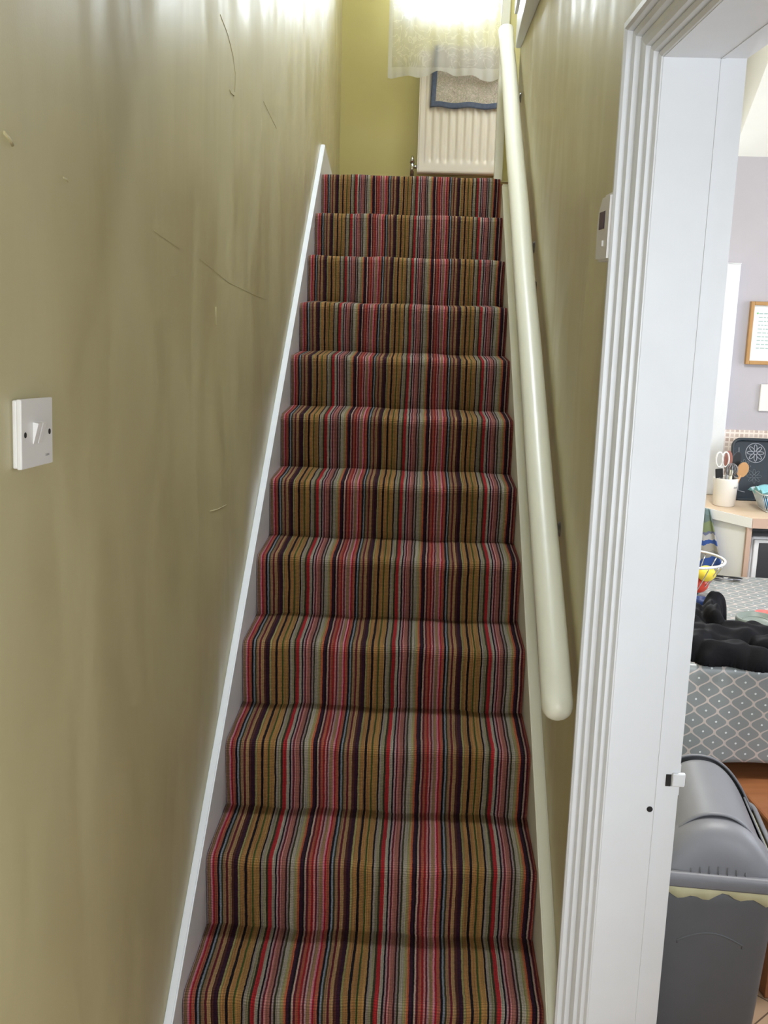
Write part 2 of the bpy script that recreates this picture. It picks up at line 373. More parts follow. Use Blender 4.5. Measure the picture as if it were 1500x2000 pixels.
def tube(bm, pts, r, n=10, closed=False, caps=True, mi=0):
    pts = [Vector(p) for p in pts]; N = len(pts)
    rr = r if isinstance(r, (list, tuple)) else [r]*N
    rings = []; ref = None
    for i, p in enumerate(pts):
        if closed: t = pts[(i+1) % N]-pts[i-1]
        else: t = pts[min(i+1, N-1)]-pts[max(i-1, 0)]
        t.normalize()
        if ref is None:
            ref = Vector((0, 0, 1)) if abs(t.z) < 0.9 else Vector((1, 0, 0))
        a = (ref - t*ref.dot(t)).normalized(); b = t.cross(a); ref = a
        rings.append([bm.verts.new(p+(a*math.cos(2*math.pi*k/n)+b*math.sin(2*math.pi*k/n))*rr[i]) for k in range(n)])
    m = N if closed else N-1
    for i in range(m):
        A, C = rings[i], rings[(i+1) % N]
        for k in range(n):
            f = bm.faces.new((A[k], A[(k+1) % n], C[(k+1) % n], C[k])); f.material_index = mi; f.smooth = True
    if caps and not closed:
        for R_ in (rings[0][::-1], rings[-1]):
            f = bm.faces.new(R_); f.material_index = mi
def T(pts, r, **k):
    bm = bmesh.new(); tube(bm, pts, r, **k); return bm
def lathe(bm, prof, n=32, cx=0, cy=0, mi=0):
    rings = []
    for (r, z) in prof:
        if r < 1e-6: rings.append([bm.verts.new((cx, cy, z))])
        else: rings.append([bm.verts.new((cx+r*math.cos(2*math.pi*k/n), cy+r*math.sin(2*math.pi*k/n), z)) for k in range(n)])
    for A, C in zip(rings[:-1], rings[1:]):
        for k in range(n):
            if len(A) == 1 and len(C) == 1: continue
            if len(A) == 1: f = bm.faces.new((A[0], C[k], C[(k+1) % n]))
            elif len(C) == 1: f = bm.faces.new((A[k], A[(k+1) % n], C[0]))
            else: f = bm.faces.new((A[k], A[(k+1) % n], C[(k+1) % n], C[k]))
            f.material_index = mi; f.smooth = True
def grid(nx, ny, fn, uvfn=None, thick=0.0):
    """sheet of nx x ny cells; fn(s,t)->xyz; optional uv and thickness (offset downwards along normal)"""
    bm = bmesh.new(); V = [[bm.verts.new(fn(i/nx, j/ny)) for j in range(ny+1)] for i in range(nx+1)]
    uvl = bm.loops.layers.uv.new('UVMap')
    for i in range(nx):
        for j in range(ny):
            f = bm.faces.new((V[i][j], V[i+1][j], V[i+1][j+1], V[i][j+1])); f.smooth = True
            for lp, (a, b) in zip(f.loops, ((i, j), (i+1, j), (i+1, j+1), (i, j+1))):
                lp[uvl].uv = uvfn(a/nx, b/ny) if uvfn else (a/nx, b/ny)
    return bm
def solid(o, th, off=-1):
    md = o.modifiers.new('thickness', 'SOLIDIFY'); md.thickness = th; md.offset = off
    return o
def hsh(i):
    return (math.sin(i*127.1+31.7)*43758.5453) % 1.0

# ------------------------------------------------------------------ measures
RISE, GO, W = 0.1723, 0.2470, 0.75
FL = -0.172; LAND = RISE*11; YB = 3.617; XL = -0.02; XR = 0.78; TOP = 4.30
DY0, DY1, DH = -1.52, -0.382, 1.826      # doorway into the kitchen

# ------------------------------------------------------------------ structure
bm = bmesh.new(); box(bm, -0.14, 3.1, -4.0, 0.0, FL-0.1, FL); box(bm, 0.93, 3.1, 0.0, 1.9, FL-0.1, FL)
struct(link('floor', bm, M['floor']))
# left wall (long stair wall), finely divided so the plaster can undulate
def lw(s, t):
    y = -3.95 + s*(YB+0.12+3.95); z = FL-0.05 + t*(TOP-FL+0.05)
    return (XL + 0.0035*math.sin(y*2.3+z*1.1) * min(1, abs(y-YB)*2), y, z)
bm = bmesh.new(); box(bm, -0.15, XL, -3.95, YB+0.12, FL-0.05, TOP)
struct(link('wall_left', bm, M['olive']))
# back wall of the landing with the window opening
WX0, WX1, WZ0, WZ1 = 0.30, 0.745, 2.79, 3.95
bm = bmesh.new()
box(bm, XL, WX0, YB, YB+0.14, LAND-0.2, TOP); box(bm, WX1, 2.3, YB, YB+0.14, LAND-0.2, TOP)
box(bm, WX0, WX1, YB, YB+0.14, LAND-0.2, WZ0); box(bm, WX0, WX1, YB, YB+0.14, WZ1, TOP)
struct(link('wall_back', bm, M['olive_landing']))
# right wall with the doorway
bm = bmesh.new()
box(bm, XR, 0.93, -3.95, DY0-0.06, FL, TOP); box(bm, XR, 0.93, DY1+0.06, 2.15, FL, TOP)
box(bm, XR, 0.93, DY0-0.06, DY1+0.06, DH+0.06, TOP)
struct(link('wall_right', bm, M['olive']))
bm = bmesh.new(); box(bm, 0.84, 0.93, 2.15, 2.47, FL, TOP); box(bm, XR, 0.84, 2.15, 2.47, FL, LAND-0.05); box(bm, 0.757, 0.93, 2.51, 2.60, LAND, TOP)
struct(link('wall_landing', bm, M['olive_landing']))
# upper ceiling, hall ceiling, end walls
bm = bmesh.new(); box(bm, -0.15, 2.3, -0.1, 0.25, TOP, TOP+0.1); box(bm, -0.15, 2.3, 2.25, YB+0.14, TOP, TOP+0.1)
box(bm, -0.15, 0.38, 0.25, 2.25, TOP, TOP+0.1); box(bm, 0.77, 2.3, 0.25, 2.25, TOP, TOP+0.1)
struct(link('ceiling', bm, M['white_wall']))
rw = bpy.data.objects.new('added_window_3', None); COL.objects.link(rw); struct(rw)  # unseen roof window, added to carry the stairwell fill light
bm = bmesh.new()
for q in ((0.38, 0.42, 0.25, 2.25), (0.73, 0.77, 0.25, 2.25), (0.42, 0.73, 0.25, 0.30), (0.42, 0.73, 2.20, 2.25)): box(bm, *q, TOP+0.03, TOP+0.08)
link('window_frame', bm, M['gloss'], rw); link('glass_pane', B(0.42, 0.73, 0.30, 2.20, TOP+0.05, TOP+0.055), M['glass'], rw)
bm = bmesh.new(); box(bm, XL, XR, -3.95, -0.1, 2.26, 2.40); box(bm, XL, XR, -0.2, -0.1, 2.40, TOP)
struct(link('ceiling_hall', bm, M['white_wall']))
bm = bmesh.new(); box(bm, XL, 0.06, -4.05, -3.95, FL, 2.3); box(bm, 0.70, XR, -4.05, -3.95, FL, 2.3)
box(bm, 0.06, 0.70, -4.05, -3.95, 1.82, 2.3); box(bm, 0.06, 0.70, -4.05, -3.95, FL, 0.22)
struct(link('wall_front', bm, M['white_wall']))
fd = link('door_2', B(0.06, 0.70, -4.02, -4.00, 0.22, 1.82), M['glass']); struct(fd)
struct(link('wall_landing_side', B(2.3, 2.4, 2.4, YB+0.14, LAND-0.2, TOP), M['olive_landing']))
bm = bmesh.new(); box(bm, 0.93, 1.08, 2.4, 2.5, LAND-0.2, TOP); box(bm, 1.82, 2.3, 2.4, 2.5, LAND-0.2, TOP); box(bm, 1.08, 1.82, 2.4, 2.5, LAND-0.2, 2.68); box(bm, 1.08, 1.82, 2.4, 2.5, 3.82, TOP)
struct(link('wall_landing_front', bm, M['olive_landing']))
w6 = bpy.data.objects.new('added_window_6', None); COL.objects.link(w6); struct(w6)  # unseen window, added only to carry the landing fill light
bm = bmesh.new()
for q in ((1.08, 1.12, 2.68, 3.82), (1.78, 1.82, 2.68, 3.82), (1.12, 1.78, 2.68, 2.72), (1.12, 1.78, 3.78, 3.82)): box(bm, q[0], q[1], 2.44, 2.47, q[2], q[3])
link('window_frame', bm, M['gloss'], w6); link('glass_pane', B(1.12, 1.78, 2.455, 2.459, 2.72, 3.78), M['glass'], w6)
struct(link('floor_landing', B(XL, 2.3, 2.56, YB, LAND-0.15, LAND-0.008), M['brown_wood']))
# landing window
wn = bpy.data.objects.new('window_1', None); COL.objects.link(wn); wn.location = (WX0, YB, WZ0); struct(wn)
bm = bmesh.new(); y0, y1 = 0.05, 0.10; ww, hh = WX1-WX0, WZ1-WZ0
box(bm, 0, 0.045, y0, y1, 0, hh, 0.006); box(bm, ww-0.045, ww, y0, y1, 0, hh, 0.006)
box(bm, 0.045, ww-0.045, y0, y1, 0, 0.045, 0.006); box(bm, 0.045, ww-0.045, y0, y1, hh-0.045, hh, 0.006)
link('window_frame', bm, M['gloss'], wn)
link('glass_pane', B(0.045, ww-0.045, 0.072, 0.076, 0.045, hh-0.045), M['glass'], wn)
link('window_sill', B(-0.01, ww+0.01, -0.02, 0.05, -0.012, 0.012, bev=0.005), M['gloss'], wn)

# ------------------------------------------------------------------ doorway lining and moulded architrave (door_1)
d1 = bpy.data.objects.new('door_1', None); COL.objects.link(d1); struct(d1)
prof = [(0.0, 0.822), (0.0015, 0.812), (0.007, 0.808), (0.0095, 0.8095), (0.011, 0.801), (0.017, 0.797), (0.0195, 0.7985), (0.021, 0.790),
        (0.028, 0.786), (0.0345, 0.784), (0.037, 0.7855), (0.0385, 0.776), (0.045, 0.772), (0.0475, 0.7735), (0.049, 0.764), (0.053, 0.760), (0.062, 0.760), (0.0635, 0.763), (0.0635, 0.782)]
bm = bmesh.new()
loops = []
for a, x in prof:
    loops.append([(x, DY1+a, FL), (x, DY1+a, DH+a), (x, DY0-a, DH+a), (x, DY0-a, FL)])
loops.append([(0.822, DY1+0.0635, FL), (0.822, DY1+0.0635, DH+0.0635), (0.822, DY0-0.0635, DH+0.0635), (0.822, DY0-0.0635, FL)])
VV = [[bm.verts.new(p) for p in l] for l in loops]
for i in range(len(VV)):
    A, C = VV[i], VV[(i+1) % len(VV)]
    for k in range(3): bm.faces.new((A[k], A[k+1], C[k+1], C[k]))
bm.faces.new([v[0] for v in VV]); bm.faces.new([v[3] for v in VV][::-1])
link('architrave', bm, M['gloss'], d1)
# lining: main board, then the rebate on the kitchen side
bm = bmesh.new()
for (xa, xb, o) in ((0.815, 0.905, 0.0), (0.905, 0.910, -0.0012), (0.910, 0.946, 0.0008)):
    box(bm, xa, xb, DY1+o, DY1+0.0595, FL, DH+0.059)
    box(bm, xa, xb, DY0-0.0595, DY0-o, FL, DH+0.059)
    box(bm, xa, xb, DY0-0.0595, DY1+0.0595, DH+o*0.9, DH+0.059)
link('door_lining', bm, M['gloss'], d1)
bm = bmesh.new()
for (xa, xb, o) in ((0.93, 0.950, 0.014),):
    box(bm, xa+0.016, xb, DY1+o, DY1+0.075, FL, DH+0.075, 0.002); box(bm, xa+0.016, xb, DY0-0.075, DY0-o, FL, DH+0.075, 0.002)
    box(bm, xa+0.016, xb, DY0-0.075, DY1+0.075, DH+o, DH+0.075, 0.002)
ka = link('kitchen_architrave', bm, M['gloss'], d1)
# strike plate with its latch hole and lip
sp_ = link('strike_plate', B(0.916, 0.9475, DY1+0.001, DY1+0.0062, 0.565, 0.625, bev=0.001), M['gloss'], d1)
link('strike_lip', B(0.932, 0.956, DY1-0.004, DY1+0.004, 0.583, 0.610, bev=0.003), M['gloss'], sp_)
link('latch_hole', B(0.9215, 0.931, DY1-0.0005, DY1+0.004, 0.583, 0.606), M['dark'], sp_)
bm = bmesh.new(); bmesh.ops.create_cone(bm, cap_ends=True, segments=12, radius1=0.0055, radius2=0.0055, depth=0.002)
h_ = link('bolt_hole', bm, M['dark'], d1); h_.rotation_euler = (math.pi/2, 0, 0); h_.location = (0.897, DY1-0.0002, 0.536)

# ------------------------------------------------------------------ staircase under the carpet
st = thing('staircase', 'steep straight staircase between olive walls, its white painted side strings showing beside the carpet', 'staircase', (0, 0, 0))
bm = bmesh.new()
pts = [(-GO, FL)]
for i in range(0, 12):
    y = GO*(i-1)+0.012; z1 = RISE*i-0.014
    pts += [(y, (FL if i == 0 else RISE*(i-1)-0.014)), (y, z1)]
pts.append((GO*10+0.09, RISE*11-0.014)); pts.append((GO*10+0.09, RISE*11-0.35)); pts.append((0.45, FL))
pts = pts[1:]
prism(bm, pts, 'x', 0.004, W-0.004)
link('steps', bm, M['brown_wood'], st)
def string(x0, x1, za, k, ytop, zlo, tail):
    bm = bmesh.new()
    pts = [(-0.45, FL), (-0.45, max(FL+0.05, za+k*(-0.45)))]
    pts += [(ytop, za+k*ytop)] + tail + [(tail[-1][0], LAND-0.12), (min(tail[-1][0]-0.001, 2.9), LAND-0.45), (0.6, FL)]
    fs = prism(bm, pts, 'x', x0, x1)
    bmesh.ops.bevel(bm, geom=bm.edges[:], offset=0.003, segments=2, affect='EDGES')
    return bm
link('stringer', string(XL+0.0005, -0.001, 0.242, 0.690, 2.60, 0, [(3.02, LAND+0.045)]), M['gloss'], st)
s2 = link('stringer', string(W+0.001, XR-0.0005, 0.212, 0.694, 2.38, 0, [(2.384, LAND-0.02)]), M['gloss_cream'], st)
s2['label'] = 'cream painted stringer'

# ------------------------------------------------------------------ carpet: one strip folded over every step
prof = []
def arc(cy, cz, r, a0, a1, n):
    for i in range(n+1):
        a = math.radians(a0+(a1-a0)*i/n); prof.append((cy+r*math.cos(a), cz+r*math.sin(a)))
for i in range(-1, 11):
    zb = RISE*i; zt = RISE*(i+1); yf = GO*i
    if i == -1: prof.append((yf, FL+0.005)); 
    lean = 0.007
    for t in (0.12, 0.3, 0.5, 0.7):
        prof.append((yf-lean*t, zb+(RISE-0.02)*t))
    r = 0.017
    arc(yf-lean+r, zt-r, r, 180, 90, 7)
    if i < 10:
        yn = GO*(i+1)
        for t in (0.2, 0.4, 0.6, 0.8, 0.94): prof.append((yf+r+(yn-yf-r)*t, zt))
        prof.append((yn-0.003, zt+0.001)); prof.append((yn, zt+0.006))
    else:
        for t in range(1, 9): prof.append((yf+r+(YB-0.006-yf-r)*t/8, zt))
vs = [0.0]
for a, b in zip(prof[:-1], prof[1:]): vs.append(vs[-1]+math.hypot(b[0]-a[0], b[1]-a[1]))
nx = 36; ny = len(prof)-1
bm = bmesh.new(); uvl = bm.loops.layers.uv.new('UVMap'); V = []
for i in range(nx+1):
    x = W*i/nx; row = []
    for j, (y, z) in enumerate(prof):
        wy = 0.0028*math.sin(x*21+z*9)+0.0016*math.sin(x*47+y*13)
        edge = min(x, W-x); sag = -0.004*math.exp(-edge/0.012)
        # hand-fitted: the carpet edge swells a little on each nosing
        row.append(bm.verts.new((min(W-0.0005, max(0.0005, x)), y+wy, z+wy*0.55+sag*0.5)))
    V.append(row)
for i in range(nx):
    for j in range(ny):
        f = bm.faces.new((V[i][j], V[i+1][j], V[i+1][j+1], V[i][j+1])); f.smooth = True
        for lp, (a, b) in zip(f.loops, ((i, j), (i+1, j), (i+1, j+1), (i, j+1))):
            lp[uvl].uv = (W*a/nx + 0.0, vs[b])
cp = link('stair_carpet', bm, M['carpet']); solid(cp, 0.007, 1)
tag(cp, 'multicoloured striped carpet running up over every step of the stairs', 'carpet')

# ------------------------------------------------------------------ handrail
hr = thing('handrail', 'long cream painted round wooden handrail sloping up the right wall', 'handrail', (0.735, -0.25, 0.68))
p0 = Vector((0, 0, 0)); p1 = Vector((0, 2.61, 1.772)); d = (p1-p0).normalized()
pts, rr = [], []
for k in range(7):
    a = k/6*math.pi/2
    pts.append(p0 - d*(0.030*math.cos(a))); rr.append(max(0.002, 0.031*math.sin(a)**0.7))
for k in range(1, 30):
    pts.append(p0+(p1-p0)*k/30 + Vector((0.0006*math.sin(k*.8), 0, 0.0005*math.sin(k*1.3)))); rr.append(0.031-0.0015*k/30)
pts.append(p1); rr.append(0.0295)
bm = T(pts, rr, n=28)
for v in bm.verts:                      # slanting saw cut at the top end
    if v.co.y > 2.55: v.co.y -= max(0, (v.co.x)*0.9+0.0)+0.0; 
link('rail', bm, M['gloss_cream'], hr, smooth=True)
for yy in (0.45, 1.42, 2.25):
    zc = 0.6789*yy
    bm = bmesh.new(); tube(bm, [(0.0, yy, zc-0.028), (0.006, yy, zc-0.055), (0.028, yy, zc-0.062), (0.044, yy, zc-0.062)], 0.006)
    br = link('bracket', bm, M['steel'], hr)
    bm = bmesh.new(); bmesh.ops.create_cone(bm, cap_ends=True, segments=20, radius1=0.018, radius2=0.014, depth=0.005)
    c_ = link('rosette', bm, M['steel'], br); c_.rotation_euler = (0, -math.pi/2, 0); c_.location = (0.0425, yy, zc-0.062)
bm = bmesh.new(); bmesh.ops.create_uvsphere(bm, u_segments=16, v_segments=10, radius=0.013)
kn = link('wall_screw', bm, mat('dark_screw', (46, 36, 44), 0.4, metal=0.6), None, smooth=True); kn.scale = (0.6, 1, 1.5); kn.location = (XR-0.004, 1.05, 1.462)
tag(kn, 'small dark screw head in the olive wall beside the handrail', 'screw')

# ------------------------------------------------------------------ top right of the stairs
npst = link('newel_board', B(0.722, 0.757, 2.47, 2.505, LAND, TOP-0.02, bev=0.003), M['gloss_cream'])
tag(npst, 'upright cream painted end post at the head of the stairs, right of the radiator', 'post')
bm = bmesh.new()
# boxed ledge, tapering towards the top of the stairs
z0, z1 = 2.343, 2.60
outl = [(0.760, 2.13), (0.736, 1.44), (0.728, 0.6), (XR, 0.6), (XR, 2.13)]
prism(bm, outl, 'z', z0, z1)
bmesh.ops.bevel(bm, geom=bm.edges[:], offset=0.003, segments=2, affect='EDGES')
tr1 = link('trim_1', bm, M['gloss']); struct(tr1)
bm = bmesh.new()
for dz, dd in ((0.12, 0.010),):
    prism(bm, [(0.760-dd, 2.128), (0.736-dd, 1.44), (0.728-dd, 0.6), (0.76, 0.6), (0.765, 2.128)], 'z', z0+dz, z0+dz+0.04)
struct(link('trim_2', bm, M['gloss']))

# ------------------------------------------------------------------ radiator
rd = thing('radiator', 'white ribbed panel radiator on the olive landing wall under the net curtain', 'radiator', (0.387, 3.575, 2.012))
RW, RH = 0.74, 0.594
nb = 17; xs = []
def radf(s, t):
    x = s*RW; z = t*RH
    e = 0.03; y = -0.055
    if e < x < RW-e and 0.055 < z < RH-0.05:
        ph = ((x-0.045)/0.0405) % 1.0
        g = 0.5-0.5*math.cos(2*math.pi*ph)
        fade = min(1, (z-0.055)/0.02, (RH-0.05-z)/0.02)
        y += 0.010*(g**1.5)*fade
    rim = min(x, RW-x, z, RH-z)
    y += 0.012*max(0, 1-rim/0.008)**2
    return (x, y, z)
bm = grid(220, 60, radf)
pn = link('front_panel', bm, M['rad'], rd); solid(pn, 0.012, -1)
bm = bmesh.new()
box(bm, 0.01, RW-0.01, -0.044, -0.036, 0.01, RH-0.01)
for k in range(18):
    x = 0.03+k*0.04; box(bm, x, x+0.02, -0.036, -0.004, 0.03, RH-0.03)
link('convector_fins', bm, M['rad'], rd)
bm = bmesh.new(); box(bm, 0.0, RW, -0.052, -0.006, RH-0.004, RH+0.002, 0.001)
for x in (0.0, RW-0.004): box(bm, x, x+0.004, -0.052, -0.006, 0.01, RH-0.004)
link('grille_cover', bm, M['rad'], rd)
vb = bmesh.new(); tube(vb, [(-0.026, -0.03, -0.01), (-0.026, -0.03, 0.07)], [0.011, 0.010], n=14); tube(vb, [(-0.026, -0.03, 0.036), (0.01, -0.03, 0.036)], 0.009, n=12)
tube(vb, [(-0.026, -0.03, 0.055), (-0.026, -0.03, 0.09)], [0.014, 0.004], n=14)
link('valve', vb, M['chrome'], rd, smooth=True)
link('pipe', T([(-0.026, -0.03, -0.109), (-0.026, -0.03, 0.0)], 0.0085, n=12), M['gloss'], rd, smooth=True)
for x in (0.12, RW-0.12): link('wall_bracket', B(x-0.015, x+0.015, -0.006, 0.041, 0.1, 0.5), M['rad'], rd)

# towel folded over the radiator
def tw(s, t):
    x = 0.455+s*0.42 - 0.012*max(0, (0.8-t)/0.8) * (1-s)
    L1 = 0.285; L = L1+0.05+0.12
    q = (1-t)*0+t*L
    if q < L1: y, z = 3.507, 2.333+q + 0.004*math.sin(s*17)*(1-q/L1)
    elif q < L1+0.06:
        a = (q-L1)/0.06*math.pi; y, z = 3.537-0.030*math.cos(a), 2.617+0.014*math.sin(a)
    else: y, z = 3.567, 2.617-(q-L1-0.06)
    y -= 0.004*abs(math.sin(s*11+q*6))*(1 if q < L1 else 0)
    return (x, y, z)
bm = grid(50, 50, tw)
for f in bm.faces: f.material_index = 0
bm.faces.ensure_lookup_table()
k = 0
for i in range(50):
    for j in range(50):
        if j < 3 or i < 3: bm.faces[k].material_index = 1
        k += 1
to = link('towel', bm, [M['towel'], M['towel_navy']]); solid(to, 0.004, 0)
tag(to, 'grey patterned towel with dark blue border hung over the radiator', 'towel')

# ------------------------------------------------------------------ net curtain and its rod
def nc(s, t):
    x = 0.226+s*0.62; z = 2.478 - 0.014*math.sin(s*9+0.6)-0.008*math.cos(s*23) + t*1.52
    if t > 0.02: z = 2.478+t*1.52
    y = 3.455 + 0.012*math.sin(s*26+1.3*t) + 0.006*math.sin(s*61)
    return (x, y, z)
nct = thing('net_curtain', 'white embroidered net curtain hanging in front of the landing window and radiator top', 'curtain', (0, 0, 0))
link('sheer', grid(140, 60, nc), M['net'], nct)
def hem(s, t):
    p = nc(s, 0); q = nc(s, 0.04)
    z = p[2]+(2.515-p[2])*t - 0.002
    return (p[0], p[1]-0.0015, z)
link('hem', grid(140, 3, hem), M['net_hem'], nct)
def shem(s, t):
    p = nc(s*0.03, t); return (p[0], p[1]-0.0015, p[2])
link('side_hem', grid(4, 60, shem), M['net_hem'], nct)
cr = thing('curtain_rod', 'thin white rod holding the net curtain above the landing window', 'rod', (0.2, 3.47, 4.0))
link('rod', T([(0, 0, 0), (0.72, 0, 0)], 0.006), M['gloss'], cr)
for x in (0.02, 0.70): link('bracket', T([(x, 0, 0), (x, 0.147, 0)], 0.005), M['gloss'], cr)

# ------------------------------------------------------------------ left wall light switch (surface box)
sw = thing('light_switch', 'white double light switch on its surface box on the left olive wall', 'light switch', (XL, -0.934, 1.278))
sw.rotation_euler = (math.radians(-4.5), 0, 0)
link('back_box', B(0, 0.006, -0.051, 0.052, -0.040, 0.040, bev=0.002), M['white_plastic'], sw)
link('face_plate', B(0.0055, 0.0115, -0.0525, 0.053, -0.041, 0.041, bev=0.0015), M['white_plastic'], sw)
for yy in (-0.0095, 0.0070):
    bm = bmesh.new(); prism(bm, [(0.0110, 0.013), (0.0185, 0.0115), (0.0122, -0.013), (0.0108, -0.013)], 'y', yy-0.0060, yy+0.0060)
    link('rocker', bm, M['white_plastic'], sw)
for yy in (-0.0405, 0.0405):
    bm = bmesh.new(); bmesh.ops.create_cone(bm, cap_ends=True, segments=16, radius1=0.0034, radius2=0.0034, depth=0.001)
    o = link('screw', bm, M['dark'], sw); o.rotation_euler = (0, math.pi/2, 0); o.location = (0.0117, yy, -0.001)
bm = bmesh.new()
for k in range(3): box(bm, 0.0113, 0.0118, 0.026+k*0.0048, 0.0292+k*0.0048, -0.0305, -0.0278)
link('embossed_mark', bm, M['mark'], sw)

# hall thermostat beyond the architrave
th = thing('thermostat', 'white wall thermostat with small dark display, half hidden behind the door architrave', 'thermostat', (XR, -0.255, 1.567))
bm = bmesh.new()
prism(bm, [(-0.075, -0.055), (0.050, -0.055), (0.055, 0.0), (0.045, 0.035), (0.01, 0.058), (-0.075, 0.058)], 'x', -0.024, 0.0)
bmesh.ops.bevel(bm, geom=bm.edges[:], offset=0.005, segments=3, affect='EDGES')
link('casing', bm, M['white_plastic'], th)
link('display', B(-0.0252, -0.022, -0.03, 0.025, 0.0, 0.03, bev=0.001), M['display'], th)
link('button', B(-0.027, -0.022, -0.03, -0.018, -0.03, -0.02, bev=0.001), M['white_plastic'], th)

# plaster flaws on the left wall: hairline ridges and chips
def flaw(pts, r):
    bm = bmesh.new(); tube(bm, [(XL+0.0003, y, z) for y, z in pts], r, n=6); return bm
bm = bmesh.new()
for pts, r in (([(0.31, 2.03), (0.40, 2.01), (0.47, 1.975), (0.50, 1.94), (0.49, 1.90)], 0.0008), ([(-0.97, 1.617), (-0.955, 1.612), (-0.945, 1.606)], 0.0022),
               ([(-0.775, 1.587), (-0.762, 1.586), (-0.757, 1.583)], 0.0012), ([(0.42, 1.893), (0.44, 1.889), (0.48, 1.89)], 0.0015),
               ([(-0.31, 1.542), (-0.2, 1.528), (-0.116, 1.518)], 0.0004), ([(0.071, 1.503), (0.40, 1.455), (0.80, 1.42), (1.02, 1.405)], 0.0004),
               ([(0.16, 0.945), (0.25, 0.93), (0.36, 0.918)], 0.0008), ([(0.24, 1.40), (0.245, 1.36)], 0.0014), ([(0.95, 1.95), (1.1, 1.93), (1.22, 1.915)], 0.0006)):
    tube(bm, [(XL+0.0002, y, z) for y, z in pts], r, n=6)
struct(link('trim_plaster', bm, M['olive']))

# ------------------------------------------------------------------ kitchen shell
KY = 1.72
bm = bmesh.new(); box(bm, 0.93, 0.98, KY, KY+0.06, FL, 2.40); box(bm, 1.42, 3.1, KY, KY+0.06, FL, 2.40); box(bm, 0.98, 1.42, KY, KY+0.06, FL, 0.86); box(bm, 0.98, 1.42, KY, KY+0.06, 1.92, 2.40)
struct(link('wall_kitchen_back', bm, M['lilac']))
bm = bmesh.new(); box(bm, 3.0, 3.1, -1.9, 0.0, FL, 2.40); box(bm, 3.0, 3.1, 1.3, KY, FL, 2.4); box(bm, 3.0, 3.1, 0.0, 1.3, FL, 0.75); box(bm, 3.0, 3.1, 0.0, 1.3, 2.0, 2.4)
struct(link('wall_kitchen_side', bm, M['lilac']))
bm = bmesh.new(); box(bm, 0.93, 1.33, -2.0, -1.9, FL, 2.40); box(bm, 2.57, 3.1, -2.0, -1.9, FL, 2.40); box(bm, 1.33, 2.57, -2.0, -1.9, FL, 0.73); box(bm, 1.33, 2.57, -2.0, -1.9, 1.77, 2.40)
struct(link('wall_kitchen_front', bm, M['lilac']))
kf = bpy.data.objects.new('window_4', None); COL.objects.link(kf); struct(kf)
bm = bmesh.new()
for q in ((1.33, 1.38, 0.73, 1.77), (2.52, 2.57, 0.73, 1.77), (1.38, 2.52, 0.73, 0.78), (1.38, 2.52, 1.72, 1.77)): box(bm, q[0], q[1], -1.90, -1.87, q[2], q[3])
link('window_frame', bm, M['gloss'], kf); link('glass_pane', B(1.38, 2.52, -1.886, -1.882, 0.78, 1.72), M['glass'], kf)
struct(link('ceiling_kitchen', B(0.93, 3.1, -2.0, KY+0.1, 2.33, 2.40), M['white_wall']))
bm = bmesh.new()   # sloping ceiling with its side cheek
prism(bm, [(KY, 1.926), (KY-0.505, 2.33), (KY, 2.33)], 'x', 1.50, 3.0)
struct(link('ceiling_slope', bm, M['white_wall']))
kb = bpy.data.objects.new('window_5', None); COL.objects.link(kb); struct(kb)
bm = bmesh.new()
for q in ((0.98, 1.02, 0.86, 1.92), (1.38, 1.42, 0.86, 1.92), (1.02, 1.38, 0.86, 0.90), (1.02, 1.38, 1.88, 1.92)): box(bm, q[0], q[1], KY+0.02, KY+0.05, q[2], q[3])
link('window_frame', bm, M['gloss'], kb); link('glass_pane', B(1.02, 1.38, KY+0.03, KY+0.034, 0.90, 1.88), M['glass'], kb)
kw = bpy.data.objects.new('window_2', None); COL.objects.link(kw); struct(kw)
bm = bmesh.new()
for (a, b, c, e) in ((0.0, 0.06, 0.75, 2.0), (1.24, 1.3, 0.75, 2.0), (0.06, 1.24, 0.75, 0.81), (0.06, 1.24, 1.94, 2.0), (0.62, 0.68, 0.81, 1.94)): box(bm, 3.02, 3.07, a, b, c, e)
link('window_frame', bm, M['gloss'], kw); link('glass_pane', B(3.04, 3.045, 0.06, 1.24, 0.81, 1.94), M['glass'], kw)
# white boarded trim rising from the worktop, mitred at its head
bm = bmesh.new(); box(bm, 1.42, 1.558, 1.690, KY-0.0005, 0.735, 1.563, 0.002)
prism(bm, [(1.42, 1.5655), (1.5, 1.5655), (1.559, 1.5655), (1.559, 1.563), (1.42, 1.563)], 'y', 1.688, KY-0.001)
t3 = struct(link('trim_3', bm, M['gloss']))
struct(link('wall_tiles', B(1.5585, 3.0, 1.712, KY-0.0005, 0.735, 0.974), M['tiles']))

# framed notice and kitchen light switch
pf = thing('picture_frame', 'oak framed printed notice hanging on the lilac kitchen wall', 'picture', (1.61, KY, 1.213))
bm = bmesh.new(); fw, fh, ft = 0.30, 0.222, 0.013
box(bm, 0, ft, -0.02, 0, 0, fh, 0.002); box(bm, fw-ft, fw, -0.02, 0, 0, fh, 0.002); box(bm, ft, fw-ft, -0.02, 0, 0, ft, 0.002); box(bm, ft, fw-ft, -0.02, 0, fh-ft, fh, 0.002)
link('frame', bm, M['frame_wood'], pf)
pp = link('sheet', B(ft, fw-ft, -0.008, -0.004, ft, fh-ft), M['paper'], pf)
bm = bmesh.new()
for k in range(10):
    zz = 0.178-k*0.0135; x = 0.034; 
    while x < 0.25:
        wl = 0.006+0.012*hsh(k*17+x*311); box(bm, x, min(0.255, x+wl), -0.0085, -0.0078, zz, zz+(0.0045 if k == 0 else 0.0032)); x += wl+0.0035
link('printed_lines', bm, mat('pale_teal_print', (168, 190, 192), 0.8), pp)
